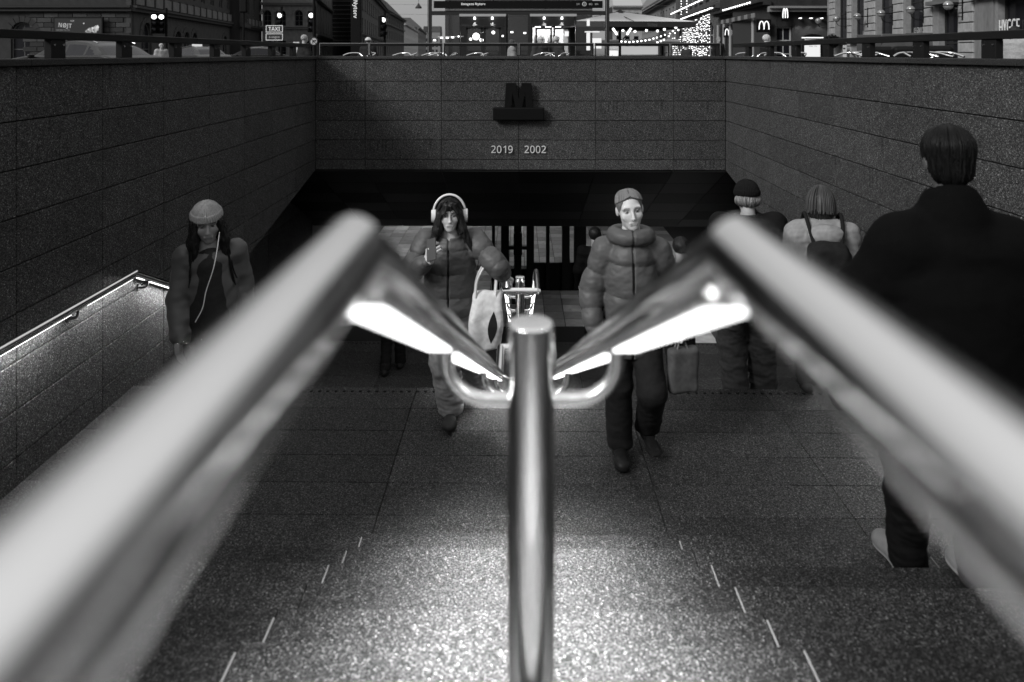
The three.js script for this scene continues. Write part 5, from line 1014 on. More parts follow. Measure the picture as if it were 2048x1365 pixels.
// J: pale shop row along the right side
{
  const J0 = [gx(1655, 41), 41], J1 = [gx(2200, 18.5), 18.5], L = Math.hypot(J1[0] - J0[0], J1[1] - J0[1]);
  const along = (px) => { const k = (px - 1024) / FOCAL * CY - SY, kz = (px - 1024) / FOCAL * SY + CY, q = k / kz, dx = J1[0] - J0[0], dd = J1[1] - J0[1]; return (q * J0[1] - J0[0]) / (dx - q * dd) * L; };
  const wall = stucco(0.2), ops = [], pierM = stucco(0.3);
  for (const [a, b, y0] of [[1673, 1694, 1.9], [1706, 1728, 1.9], [1755, 1785, 1.9], [1812, 1847, 1.9]]) ops.push([(along(a) + along(b)) / 2, 1.7, along(b) - along(a), 3.1]);
  ops.push([(along(1878) + along(1916)) / 2, 0.05, along(1916) - along(1878), 2.85]);
  const up = []; for (let i = 0; i < 7; i++) up.push([1.2 + i * (L - 2) / 7, 6.2, 1.2, 2.4], [1.2 + i * (L - 2) / 7, 10, 1.2, 2.2]);
  const sx0 = along(1996), sx1 = Math.min(L - 0.4, along(2090));
  ops.push([(sx0 + sx1) / 2, 0.25, sx1 - sx0, 2.7]);
  const g = front('shop_building', 'pale rusticated shop row with a line of ball lamps facing the square', ...J0, ...J1, 14, 8, wall, [...ops, ...up], { bands: [[5.2, 0.4, 0.35], [13.4, 0.6, 0.5]], frame: frameDark, bars: [1, 2], sills: true, roof: [3, 2] });
  for (const [a, b] of [[1660, 1671], [1696, 1704], [1731, 1752], [1788, 1808], [1849, 1867], [1920, 1950]]) for (let y = 0.02, k = 0; y < 4.9; y += 0.36, k++)
    obj('pier_block', slab(rect(along(b) - along(a) - 0.02, 0.325), 0.06, 0.02, k % 5), pierM, g, [(along(a) + along(b)) / 2, y + 0.18, 0.002]);
  obj('plain_pier', span(along(1954), along(1990), 0.02, 2.85, 0.002, 0.05), stucco(0.17), g);
  obj('shop_fascia', span(along(1952), L, 2.95, 3.4, 0.002, 0.25), grey(0.012), g);
  obj('door_canopy', [span(along(1870), along(1922), 2.95, 3.1, 0.002, 0.35), span(along(1876), along(1918), 3.1, 3.3, 0.002, 0.2)], stucco(0.12), g);
  obj('door', span(along(1880), along(1915), 0.06, 2.85, -0.34, -0.3), black, g);
  const ang = Math.atan2(J1[1] - J0[1], J1[0] - J0[0]);
  const onWall = (px, y, z) => V(along(px), y, z).applyAxisAngle(V(0, 1, 0), ang).add(V(J0[0], 0, -J0[1]));
  const hy = thing('shop_lettering', 'tall pale letters HYGGE on the shop window', 'lettering', onWall(2000, EYE + 0.62, 0.02).toArray(), ang);
  const letters = words('HYGGE', 0.33, 0.02, fontReg, false); letters.computeBoundingBox(); letters.scale((along(2040) - along(2000)) / (letters.boundingBox.max.x - letters.boundingBox.min.x), 1.5, 1); obj('letters', letters, grey(0.55), hy);
  for (const [t, px, y, label] of [['LE GIMBOLE', 1829, 1.95, 'small pale lettering low in the window next to the door'], ['LE GIM', 1722, 2.0, 'short pale lettering in the window near the flower basket']]) { const s = thing('shop_lettering', label, 'lettering', onWall(px, y, -0.22).toArray(), ang); obj('letters', words(t, 0.16, 0.01, fontReg).scale(0.9, 1.4, 1), grey(0.3), s); }
  for (const [px, yy] of [[1652, 42], [1690, 38], [1734, 33], [1784, 27], [1846, 20], [1925, 11]]) {
    const w = onWall(px + 5, 0, 0), d = -w.z, y = EYE + (108 - yy) * d / FOCAL;
    const labels = { 1652: 'farthest glass ball lamp, beside the menu board', 1690: 'glass ball lamp above the flower basket', 1734: 'third glass ball lamp along the shop row', 1784: 'glass ball lamp between the two middle shop windows', 1846: 'glass ball lamp left of the dark doorway', 1925: 'nearest glass ball lamp, right of the dark doorway' };
    const l = thing('ball_lamp', labels[px], 'wall lamp', [w.x, y, w.z], ang, 'ball lamps along the shop row');
    const o = 0.55; obj('globe', ball(-0.0, 0, o, 0.17, 20), new THREE.MeshPhysicalMaterial({ color: 0x777777, roughness: 0.08, clearcoat: 1, metalness: 0.1 }), l);
    obj('band', new THREE.TorusGeometry(0.175, 0.014, 6, 24).rotateX(Math.PI / 2).translate(0, 0, o), black, l);
    obj('arm', [rod(V(0, 0, o), V(0, 0, 0.06), 0.02), box(0.0, -0.06, 0.075, 0.05, 0.95, 0.03)], black, l);
    obj('scroll', tube([V(0, -0.17, o), V(0, -0.3, o - 0.05), V(0, -0.4, o - 0.22), V(0, -0.42, 0.09)], 0.016, 20, 6), black, l);
  }
  // hanging basket of plants
  const bk = thing('flower_basket', 'dark hanging basket of plants below the second ball lamp', 'plant basket', onWall(1684, EYE + 0.75, 0.5).toArray(), ang);
  const lf = []; for (let i = 0; i < 420; i++) { const a = rnd() * 6.28, r = Math.sqrt(rnd()) * 0.75, y = 0.45 * (rnd() - 0.35) * (1.2 - r); lf.push(new THREE.PlaneGeometry(0.11, 0.07).rotateX(rnd() * 3).rotateY(rnd() * 6).translate(Math.cos(a) * r, y, Math.sin(a) * r * 0.5)); }
  tag(obj('foliage', lf, grey(0.012, 0.8, { side: THREE.DoubleSide }), bk), null, null, null, 'stuff'); obj('bowl', new THREE.SphereGeometry(0.35, 16, 8, 0, 6.3, 1.57, 1.57).translate(0, -0.1, 0), black, bk); obj('bracket', rod(V(0, -0.1, 0), V(0, 0.1, -0.5), 0.02), black, bk);
  for (const [px, y, w, label] of [[1663, 1.2, 0.62, 'pale notice board seen under the rail near the menu board'], [1702, 1.35, 0.5, 'second pale notice, half hidden by parked bicycles']]) { const n = thing('notice_board', label, 'notice', onWall(px, y - 0.5, 0.3).toArray(), ang); obj('board', rbox(0, 0.3, 0, w, 0.75, 0.04, 0.01), grey(0.4), n); obj('text_line', box(0, 0.5, 0.023, w * 0.7, 0.07, 0.004), black, n); obj('leg', [box(-w * 0.4, -0.35, 0, 0.04, 0.7, 0.04), box(w * 0.4, -0.35, 0, 0.04, 0.7, 0.04)], darkSteel, n); }
}

// ---------------------------------------------------------------- things standing on the square
// glass entrance pavilion
{
  const D = 23, X = (px) => gx(px, D), Y = (py) => EYE + (108 - py) * D / FOCAL, g = thing('station_pavilion', 'dark steel and glass entrance pavilion with the station name', 'pavilion', [0, 0, -D]);
  const fr = grey(0.03, 0.4, { metalness: 0.4 }), top = 4.9, back = -5.5;
  for (const px of [[855, 863], [1211, 1219]]) { obj('corner_post', span(X(px[0]), X(px[1]), 0, top, -0.12, 0), fr, g); obj('corner_post', span(X(px[0]), X(px[1]), 0, top, back, back + 0.12), fr, g); obj('post_edge', span(X(px[0]) + 0.02, X(px[0]) + 0.035, 0, top, 0.002, 0.012), chrome, g); }
  obj('beam', span(X(863), X(1211), Y(30), Y(22), -0.14, 0.01), fr, g); obj('beam', span(X(863), X(1211), top - 0.2, top, -0.14, 0), fr, g);
  obj('roof', span(X(853), X(1221), top, top + 0.2, back - 0.05, 0.06), fr, g);
  obj('floor', span(X(855), X(1219), 0.004, 0.03, back, 0), grey(0.1), g);
  obj('rear_wall', span(X(863), X(1211), 0, top, back - 0.06, back - 0.002), grey(0.02), g);
  // name sign
  const sg = obj('name_sign', span(X(868), X(1205), Y(16.5), Y(2), 0.03, 0.07), black, g);
  obj('lettering', words('Kongens Nytorv', 0.075, 0.006).translate((X(919) + X(975)) / 2, Y(10.5), 0.071), whitePaint, sg);
  obj('lettering', words('M1', 0.06, 0.006, fontReg).translate(X(1156), Y(10.5), 0.071), grey(0.35), sg); obj('lettering', words('M3', 0.06, 0.006, fontReg).translate(X(1181), Y(10.5), 0.071), grey(0.4), sg); obj('lettering', words('M4', 0.06, 0.006, fontReg).translate(X(1193), Y(10.5), 0.071), grey(0.3), sg);
  obj('line_ring', new THREE.TorusGeometry(0.06, 0.011, 6, 28).translate(X(1168.5), Y(8.6), 0.073), grey(0.5), sg); obj('lettering', words('2', 0.05, 0.006).translate(X(1168.5), Y(10), 0.071), grey(0.5), sg);
  obj('sign_frame', [span(X(866), X(1207), Y(20.5), Y(19.5), 0.02, 0.05), span(X(866), X(867), Y(19.5), top - 0.3, 0.02, 0.05), span(X(1206), X(1207), Y(19.5), top - 0.3, 0.02, 0.05)], grey(0.5, 0.3, { metalness: 1 }), g);
  for (const [a, b] of [[868, 985], [987, 1090], [1092, 1205]]) { obj('pane', span(X(a), X(b), Y(19), top - 0.25, -0.03, -0.02), paneGlass, g); }
  for (const [a, b, lit] of [[919, 1012, 0], [1060, 1153, 1]]) {
    const p = obj('portal', [span(X(a), X(a + 2), 0, Y(28), -0.1, 0.06), span(X(b - 2), X(b), 0, Y(28), -0.1, 0.06)], fr, g);
    obj('lintel', span(X(a), X(b), Y(33), Y(28), -0.1, 0.08), grey(0.28, 0.5), p); obj('spot_panel', span(X(a + 2), X(b - 2), Y(51), Y(33), -0.42, -0.38), grey(0.09, 0.5), p);
    for (let i = 0; i < 2; i++) { const x0 = lerp(X(a + 10), X(b - 10), i / 2) + 0.02, x1 = lerp(X(a + 10), X(b - 10), (i + 1) / 2) - 0.02; const dr = obj('door', [span(x0, x1, Y(58), Y(54), -0.44, -0.4), span(x0, x0 + 0.06, 0.03, Y(54), -0.44, -0.4), span(x1 - 0.06, x1, 0.03, Y(54), -0.44, -0.4), span(x0, x1, 0.03, 0.2, -0.44, -0.4)], fr, g); obj('pane', span(x0 + 0.06, x1 - 0.06, 0.2, Y(58), -0.425, -0.415), paneGlass, dr); }
    for (const px of [a + 29, b - 28]) {
      const l = obj('spot_lamp', new THREE.CylinderGeometry(0.03, 0.04, 0.08, 12).translate(X(px), Y(34) - 0.02, -0.3), lampGlow, g);
      const s = new THREE.SpotLight(0xffffff, 0.9 * LAMP, 0, 0.5, 0.5); s.position.set(X(px), Y(34) - 0.08, -0.32); s.target.position.set(X(px), Y(60), -0.38); g.add(s, s.target);
    }
    if (lit) {
      obj('lift_wall', span(X(1068), X(1142), 0.03, Y(50), -2.4, -2.3), grey(0.5, 0.5), g);
      for (const px of [1078, 1100, 1121]) { obj('ceiling_lamp', new THREE.CylinderGeometry(0.1, 0.1, 0.03, 16).translate(X(px), Y(51), -1.4), lampGlow, g); const q = new THREE.PointLight(0xffffff, 1.8 * LAMP, 0); q.position.set(X(px), Y(51) - 0.1, -1.4); q.shadow.radius = 4; g.add(q); }
      obj('notice', span(X(1131), X(1139), Y(72), Y(62), -0.38, -0.36), glow(0.6), g); obj('side_panel', span(X(1128), X(1142), 0.03, Y(52), -0.46, -0.44), grey(0.45), g);
      for (const [q0, q1] of [[1071, 1094], [1100, 1126]]) obj('lift_door', span(X(q0), X(q1), 0.05, Y(66), -2.29, -2.26), grey(0.12, 0.3, { metalness: 0.7 }), g);
    } else for (const [px, py, r] of [[951, 69, 0.13], [962, 77, 0.07], [940, 75, 0.05], [986, 60, 0.06], [1005, 68, 0.035], [963, 60, 0.04]]) obj('hall_lamp', ball(X(px) * 1.1, Y(py), -2.6, r, 14), lampGlow, g);
  }
  for (const [a, b] of [[863, 919], [1012, 1060], [1153, 1211]]) obj('pane', span(X(a), X(b), 0.05, Y(30), -0.05, -0.04), paneGlass, g);
  obj('handrail', [rod(V(X(863), Y(72), -1.8), V(X(919), Y(70), -1.8), 0.03)], chrome, g);
  for (const [px, py] of [[860, 79], [875, 74], [887, 74], [898, 73], [912, 71], [1023, 62], [1050, 64]]) obj('hall_lamp', box(X(px), Y(py), -1.2, 0.09, 0.05, 0.05), lampGlow, g);
  for (const px of [1013, 1059]) obj('mullion', span(X(px) - 0.05, X(px) + 0.05, 0, Y(30), -0.12, 0), fr, g);
  for (const [px, py, w, h] of [[1182, 43, 0.1, 0.22], [1182, 82, 0.12, 0.6], [1200, 86, 0.3, 0.35], [1190, 62, 0.5, 0.04]]) obj('display_lamp', box(X(px), Y(py), -0.9, w, h, 0.04), glow(0.6), g);
}
// name pylon
{
  const D = 25, p = at(712.5, 108, D), g = thing('station_pylon', 'tall black pylon with the station name running down it', 'sign', [p.x, 0, p.z]);
  obj('slab', rbox(0, 2.7, 0, 0.36, 5.4, 0.22, 0.02), black, g);
  const t = words('Kongens Nytorv', 0.142, 0.006, fontBold, false); t.computeBoundingBox(); t.translate(-t.boundingBox.max.x, 0, 0).rotateZ(-Math.PI / 2).translate(-0.075, EYE + 71.5 * D / FOCAL, 0.111);
  obj('lettering', t, whitePaint, g); obj('base', rbox(0, 0.02, 0, 0.5, 0.04, 0.36, 0.01), darkSteel, g);
}
// big parasol
{
  const D = 27, p = at(1240, 108, D), g = thing('parasol', 'large pale square parasol over the cafe terrace', 'parasol', [p.x, 0, p.z], 0.12), ap = EYE + 85 * D / FOCAL, ed = EYE + 60 * D / FOCAL, r = 2.2;
  const pos = [], c = [[-r, -r], [r, -r], [r, r], [-r, r]];
  for (let i = 0; i < 4; i++) { const a = c[i], b = c[(i + 1) % 4]; for (let k = 0; k < 8; k++) for (let q = 0; q < 8; q++) { const P = (u, v) => { const t = v; const x = lerp(a[0], b[0], u) * t, z = lerp(a[1], b[1], u) * t; return [x, ap - (ap - ed) * t - 0.12 * Math.sin(Math.PI * t) * Math.sin(Math.PI * u), z]; }; const u0 = k / 8, u1 = (k + 1) / 8, v0 = q / 8, v1 = (q + 1) / 8; pos.push(...P(u0, v0), ...P(u1, v1), ...P(u0, v1), ...P(u0, v0), ...P(u1, v0), ...P(u1, v1)); } }
  const cg = new THREE.BufferGeometry(); cg.setAttribute('position', new THREE.Float32BufferAttribute(pos, 3)); cg.computeVertexNormals();
  obj('canopy', cg, grey(0.62, 0.9, { side: THREE.DoubleSide }), g);
  obj('cap', new THREE.ConeGeometry(0.22, 0.12, 16).translate(0, ap + 0.02, 0), grey(0.05), g);
  obj('pole', new THREE.CylinderGeometry(0.05, 0.05, ap, 14).translate(0, ap / 2, 0), black, g);
  for (let i = 0; i < 8; i++) { const a = i % 2 ? c[(i - 1) / 2] : [(c[i / 2][0] + c[(i / 2 + 3) % 4][0]) / 2, (c[i / 2][1] + c[(i / 2 + 3) % 4][1]) / 2]; obj('rib', rod(V(0, ap - 0.12, 0), V(a[0] * 0.98, ed - 0.03, a[1] * 0.98), 0.015, 0.012, 6), darkSteel, g); }
  const seam = [[-r, -r], [r, -r], [r, r], [-r, r]].map((q) => rod(V(0, ap + 0.006, 0), V(q[0], ed + 0.006, q[1]), 0.008, 0.008, 5)); obj('seam', seam, grey(0.1), g);
  for (let i = 0; i < 4; i++) { const a = c[i], b = c[(i + 1) % 4]; const v = obj('valance', box(0, ed - 0.1, 0, Math.hypot(b[0] - a[0], b[1] - a[1]), 0.2, 0.01), grey(0.03), g); v.position.set((a[0] + b[0]) / 2, 0, (a[1] + b[1]) / 2); v.rotation.y = i % 2 ? Math.PI / 2 : 0; }
  for (const [s, px] of [[-1, 1230], [1, 1258]]) { const h = thing('terrace_heater', s < 0 ? 'glowing heater bar left of the parasol pole' : 'glowing heater bar right of the parasol pole', 'heater', at(px, 63, D - 0.4).toArray(), 0, 'heaters under the parasol'); obj('lamp_bar', rbox(0, 0, 0, 0.08, 0.3, 0.05, 0.02), lampGlow, h, [0, 0, 0], [0, 0, -s * 0.6]); obj('arm', rod(V(0, -0.05, -0.03), V(-s * 0.22, -0.3, -0.05), 0.025), black, h); obj('reflector', rbox(0, 0, -0.04, 0.13, 0.36, 0.03, 0.01), black, h, [0, 0, 0], [0, 0, -s * 0.6]); }
  const letters = thing('parasol_lettering', 'small lettering along the dark valance of the parasol', 'lettering', at(1305, 52.5, D - 2.4).toArray()); obj('letters', words('Stiles', 0.11, 0.005, fontReg), grey(0.1), letters);
  const st = (label, pts, r) => { const b = thing('bulb_string', label, 'bulb string', [0, 0, 0], 0, 'bulb strings of the cafe terrace'), q = pts.map(([x, y, d]) => at(x, y, d)); obj('cord', tube(q.map((v) => v.clone().add(V(0, 0.05, 0))), 0.008, 60, 5), black, b); q.forEach((v) => { const s = obj('bulb', new THREE.IcosahedronGeometry(r, 1), lampGlow, b, v); obj('socket', new THREE.CylinderGeometry(0.02, 0.02, 0.06, 6).translate(0, r + 0.02, 0), black, s); }); };
  st('row of large bulbs right under the parasol edge', [[1246, 61, 25.5], [1270, 63, 25.5], [1293, 61, 25.5], [1315, 62, 25.5], [1329, 59, 25.5], [1352, 55, 25.5]], 0.045);
  st('lower string of bulbs rising from the kiosk to the festive front', [[1243, 83, 26], [1251, 83.5, 26], [1259, 84, 26], [1267, 83.5, 26], [1275, 83, 26], [1283, 82, 26.5], [1291, 81, 27], [1299, 79.5, 28], [1307, 77, 29], [1314, 75, 30], [1322, 72.5, 31], [1330, 69.5, 32], [1340, 67, 33], [1350, 66, 34]], 0.035);
  st('short string of bulbs below the long one', [[1315, 85, 27], [1322, 82, 28], [1328, 79.5, 29], [1338, 72, 30], [1346, 62, 31], [1357, 60, 32]], 0.04);
  const kk = thing('cafe_kiosk', 'low lit cafe counter under the parasol', 'kiosk', [gx(1268, 31), 0, -31], 0); obj('counter', rbox(0, 0.5, 0, 2.6, 1.0, 0.7, 0.03), black, kk); obj('lit_panel', box(0, 1.22, -0.2, 2.2, 0.36, 0.05), glow(0.3), kk); obj('roof', rbox(0.2, 1.62, 0, 3.4, 0.12, 1.3, 0.04), grey(0.4), kk); for (const s of [-1.25, 1.25]) obj('post', box(s, 1.3, 0, 0.08, 0.7, 0.08), black, kk);
  const sb = thing('sandwich_board', 'glowing white board with handwritten letters beside the pavilion', 'sign', [gx(1226.5, 24.5), 0, -24.5]); obj('board', rbox(0, 0.82, 0, 0.34, 0.72, 0.06, 0.01), glow(0.6), sb); obj('letters', [words('ely', 0.1, 0.005, fontReg).translate(-0.03, 0.92, 0.034), words('tea', 0.1, 0.005, fontReg).translate(0.02, 0.78, 0.034)], black, sb); obj('base', rbox(0, 0.23, 0, 0.36, 0.46, 0.3, 0.02), black, sb); obj('rim', rbox(0, 1.22, 0, 0.38, 0.06, 0.1, 0.01), whitePaint, sb);
}
// traffic signals
function signal(label, px, py, d, turn = 0, twin = false) {
  const p = at(px, py, d), g = thing('traffic_light', label, 'traffic light', [p.x, 0, p.z], turn, 'traffic lights'), y = p.y;
  obj('pole', new THREE.CylinderGeometry(0.055, 0.06, y + 0.4, 12).translate(twin ? 0.2 : 0.16, (y + 0.4) / 2, -0.15), black, g);
  const head = (x, lens) => {
    const h = obj('signal_head', [rbox(x, y - 0.26, -0.05, 0.3, 0.92, 0.2, 0.04), ...[0, -0.29, -0.57].map((o) => new THREE.CylinderGeometry(0.115, 0.125, 0.2, 16, 1, true, -2.2, 4.4).rotateX(Math.PI / 2).translate(x, y + o, 0.13))], black, g);
    obj('lamp', new THREE.SphereGeometry(0.1, 16, 10).scale(1, 1, 0.4).translate(x, y, 0.07), lens, h); for (const o of [-0.29, -0.57]) obj('lens', new THREE.SphereGeometry(0.1, 12, 8).scale(1, 1, 0.3).translate(x, y + o, 0.06), glassDark, h);
    obj('bracket', [rod(V(x, y - 0.1, -0.1), V(0.17, y - 0.1, -0.15), 0.02), rod(V(x, y - 0.5, -0.1), V(0.17, y - 0.5, -0.15), 0.02)], black, h);
  };
  head(0, lampGlow); if (twin) head(-0.28, lampGlow);
}
signal('twin-headed traffic light with lit lamps in front of the palace', 322, 34, 30, 0.5, true);
signal('traffic light with a lit top lamp behind the taxi sign', 557, 31, 30, 0.6);
signal('traffic light with a lit top lamp on the tall mast', 622, 31, 30, 0.3);
signal('traffic light with a lit top lamp near the name pylon', 765, 40, 30, 0.6);
{ const p = at(628, 108, 29.6), g = thing('lamp_mast', 'tall slim black mast right of the taxi sign', 'mast', [p.x, 0, p.z]); obj('shaft', new THREE.CylinderGeometry(0.05, 0.075, 7, 12).translate(0, 3.5, 0), black, g); obj('base', new THREE.CylinderGeometry(0.12, 0.14, 0.5, 12).translate(0, 0.25, 0), black, g); obj('lantern', rbox(0, 6.9, 0.3, 0.2, 0.12, 0.7, 0.04), darkSteel, g); }
{ const p = at(487, 12, 33), g = thing('signal_back', 'dark back of a traffic signal against the palace balustrade', 'traffic light', [p.x, 0, p.z]); obj('pole', new THREE.CylinderGeometry(0.05, 0.06, p.y, 12).translate(0, p.y / 2, 0), black, g); obj('signal_head', rbox(0, p.y + 0.05, 0, 0.38, 0.75, 0.2, 0.08), black, g); obj('lamp_hood', new THREE.CylinderGeometry(0.1, 0.11, 0.18, 12).rotateX(Math.PI / 2).translate(0, p.y + 0.2, -0.18), black, g); }
{ // taxi sign
  const D = 28, p = at(548.5, 66, D), g = thing('taxi_sign', 'framed taxi sign with a smaller plate reading 6 vogne below', 'sign', [p.x, 0, p.z]), y = p.y;
  obj('pole', new THREE.CylinderGeometry(0.03, 0.03, y + 0.35, 10).translate(0, (y + 0.35) / 2, -0.05), darkSteel, g);
  for (const [dy, h, t, s, c] of [[0.165, 0.31, 'TAXI', 0.155, 0.62], [-0.16, 0.3, '6 vogne', 0.085, 0.3]]) {
    const pl = obj('plate', rbox(0, y + dy, 0, 0.71, h, 0.025, 0.01), grey(0.03, 0.5), g);
    const fr = new THREE.Shape([[-0.34, -h / 2 + 0.015], [0.34, -h / 2 + 0.015], [0.34, h / 2 - 0.015], [-0.34, h / 2 - 0.015]].map((q) => new THREE.Vector2(...q))); fr.holes.push(new THREE.Path([[-0.318, -h / 2 + 0.037], [-0.318, h / 2 - 0.037], [0.318, h / 2 - 0.037], [0.318, -h / 2 + 0.037]].map((q) => new THREE.Vector2(...q))));
    obj('border', new THREE.ExtrudeGeometry(fr, { depth: 0.004, bevelEnabled: false }).translate(0, y + dy, 0.013), whitePaint, pl); obj('lettering', words(t, s, 0.004, fontBold).translate(0, y + dy - s * 0.5, 0.013), grey(c), pl);
  }
}
{ // round no-turn sign
  const p = at(627, 82.5, 27.5), g = thing('no_turn_sign', 'round sign with a struck-out turn arrow below the mast', 'sign', [p.x, 0, p.z]), y = p.y;
  obj('pole', new THREE.CylinderGeometry(0.03, 0.03, y + 0.1, 10).translate(0, (y + 0.1) / 2, -0.05), darkSteel, g); obj('disc', new THREE.CylinderGeometry(0.165, 0.165, 0.012, 32).rotateX(Math.PI / 2).translate(0, y, 0), grey(0.4), g); obj('rim', new THREE.TorusGeometry(0.15, 0.02, 8, 32).translate(0, y, 0.006), grey(0.04), g);
  obj('arrow', [box(-0.03, y - 0.035, 0.009, 0.035, 0.11, 0.006), box(0.01, y + 0.02, 0.009, 0.11, 0.035, 0.006), new THREE.ConeGeometry(0.05, 0.06, 3).scale(1, 1, 0.1).rotateZ(-Math.PI / 2).translate(0.085, y + 0.02, 0.009)], black, g); obj('slash', box(0, 0, 0.014, 0.29, 0.026, 0.005).rotateZ(-0.8).translate(0, y, 0), black, g);
}
{ // lamp hung over the street
  const p = at(837, 15, 50), g = thing('hanging_lamp', 'black cone lamp hanging on a wire over the street', 'street lamp', p.toArray());
  obj('shade', new THREE.LatheGeometry([[0.02, 0.3], [0.06, 0.28], [0.1, 0.16], [0.22, 0.04], [0.24, -0.06], [0.2, -0.06]].map((q) => new THREE.Vector2(...q)), 24), grey(0.03, 0.5, { side: THREE.DoubleSide }), g); obj('bulb', ball(0, 0, 0, 0.09), grey(0.5, 0.3), g);
  obj('drop_wire', rod(V(0, 0.28, 0), V(0, 4, 0), 0.012, 0.012, 5), black, g); obj('span_wire', tube([V(-28, 5.4, -20), V(-10, 4.3, -6), V(0, 4, 0), V(12, 4.4, 4), V(23, 5.4, 6)], 0.014, 40, 5), black, g);
  for (const [y0, label] of [[9.5, 'thin cable crossing the sky above the street'], [29, 'lower thin cable crossing the sky above the street']]) { const a = at(770, y0 - 1, 75), b = at(1400, y0 + 2, 60), c = a.clone().lerp(b, 0.5).add(V(0, -0.12, 0)); const w = thing('overhead_cable', label, 'cable', a.toArray(), 0, 'overhead cables'); obj('wire', tube([V(0, 0, 0), c.sub(a), b.clone().sub(a)], 0.012, 30, 5), grey(0.08), w); for (const e of [V(0, 0, 0), b.clone().sub(a)]) obj('anchor', rod(e, e.clone().add(V(0, 0.2, -0.2)), 0.02), black, w); }
}
// cars
function car(label, x, d, turn, paint, taxi, group) {
  const g = thing('parked_car', label, 'car', [x, 0, -d], turn, group), L = 4.5;
  const s = new THREE.Shape(); s.moveTo(-2.2, 0.28); s.lineTo(-2.24, 0.6); s.quadraticCurveTo(-2.2, 0.82, -1.6, 0.88); s.lineTo(-1.1, 0.94); s.lineTo(1.75, 0.96); s.quadraticCurveTo(2.15, 0.95, 2.2, 0.75); s.lineTo(2.22, 0.32); s.lineTo(1.78, 0.28); s.absarc(1.42, 0.3, 0.36, 0, Math.PI, false); s.lineTo(-0.98, 0.28); s.absarc(-1.35, 0.3, 0.36, 0, Math.PI, false); s.lineTo(-2.2, 0.28);
  obj('body', new THREE.ExtrudeGeometry(s, { depth: 1.6, bevelThickness: 0.09, bevelSize: 0.05, bevelSegments: 4, curveSegments: 14 }).translate(0, 0.02, -0.8), paint, g);
  const prof = [[-1.15, 0.93], [-0.9, 1.08], [-0.35, 1.36], [0.0, 1.44], [0.5, 1.46], [1.0, 1.42], [1.4, 1.3], [1.85, 1.02], [1.95, 0.96]], N = 40, M = 24, grid2 = [];
  const yt = (xx) => { let i = 0; while (i + 2 < prof.length && xx > prof[i + 1][0]) i++; return lerp(prof[i][1], prof[i + 1][1], clamp((xx - prof[i][0]) / (prof[i + 1][0] - prof[i][0]), 0, 1)); };
  for (let i = 0; i <= N; i++) { const xx = lerp(-1.15, 1.95, i / N), t = (yt(xx - 0.06) + yt(xx) * 2 + yt(xx + 0.06)) / 4, row = []; for (let j = 0; j <= M; j++) { const v = j / M * 2 - 1, a = Math.abs(v), sg = Math.sign(v), wt = 0.8 - 0.2 * clamp((t - 0.95) / 0.5, 0, 1); if (a <= 0.5) row.push([xx, t - 0.05 * Math.pow(a * 2, 3), sg * a * 2 * wt]); else { const q = (a - 0.5) * 2; row.push([xx, lerp(t - 0.05, 0.93, q), sg * lerp(wt, 0.84, q)]); } } grid2.push(row); }
  const P = [], G = [];
  for (let i = 0; i < N; i++) for (let j = 0; j < M; j++) {
    const xx = lerp(-1.15, 1.95, (i + 0.5) / N), a = Math.abs((j + 0.5) / M * 2 - 1), side = a > 0.56 && a < 0.97 && xx > -0.62 && xx < 1.5 && Math.abs(xx - 0.28) > 0.05 && Math.abs(xx - 1.05) > 0.05 && (xx > -0.3 || a > 0.56 + (-0.3 - xx)) && (xx < 1.05 || a > 0.56 + (xx - 1.05) * 0.6);
    const glass = side || (a < 0.44 && (xx > -1.05 && xx < -0.15)) || (a < 0.42 && xx > 1.18 && xx < 1.8);
    const q = [grid2[i][j], grid2[i + 1][j], grid2[i + 1][j + 1], grid2[i][j + 1]]; (glass ? G : P).push(...q[0], ...q[2], ...q[1], ...q[0], ...q[3], ...q[2]);
  }
  const mk = (arr) => { const b = new THREE.BufferGeometry(); b.setAttribute('position', new THREE.Float32BufferAttribute(arr, 3)); b.computeVertexNormals(); return b; };
  const dbl = paint.clone(); dbl.side = THREE.DoubleSide; obj('cabin', mk(P), dbl, g); obj('windows', mk(G), glassDark, g);
  for (const sg of [-1, 1]) { for (const xx of [-1.35, 1.42]) { const w = obj('wheel', new THREE.TorusGeometry(0.25, 0.08, 10, 28).translate(xx, 0.32, sg * 0.78), rubber, g); obj('rim', new THREE.CylinderGeometry(0.2, 0.2, 0.1, 16).rotateX(Math.PI / 2).translate(xx, 0.32, sg * 0.8), chrome, w); } obj('headlight', rbox(-2.19, 0.68, sg * 0.6, 0.14, 0.12, 0.36, 0.04), chrome, g); obj('mirror', rbox(-0.75, 1.0, sg * 0.98, 0.1, 0.12, 0.18, 0.04), paint, g); obj('chrome_trim', tube([V(-0.7, 0.97, sg * 0.87), V(0.3, 0.98, sg * 0.87), V(1.5, 1.0, sg * 0.86)], 0.012, 20, 5), chrome, g); obj('roof_rail', tube([V(-0.3, 1.38, sg * 0.6), V(0.3, 1.465, sg * 0.57), V(1.0, 1.45, sg * 0.57), V(1.35, 1.36, sg * 0.6)], 0.014, 20, 6), chrome, g); }
  if (taxi) obj('roof_sign', rbox(0.1, 1.52, 0, 0.16, 0.13, 0.5, 0.03), glow(0.4), g);
}
car('dark saloon car parked nearest behind the shaded wall', gx(165, 20), 20, -0.35, grey(0.006, 0.3, { specularIntensity: 0.6 }), false, 'cars behind the stairwell');
car('taxi with a roof sign and bright roof rails', gx(392, 37), 37, -0.7, grey(0.02, 0.3, { specularIntensity: 0.8 }), true, 'cars behind the stairwell');
car('third car seen between the rail posts, partly hidden', gx(500, 42), 42, 0.4, grey(0.006, 0.3, { specularIntensity: 0.6 }), false, 'cars behind the stairwell');
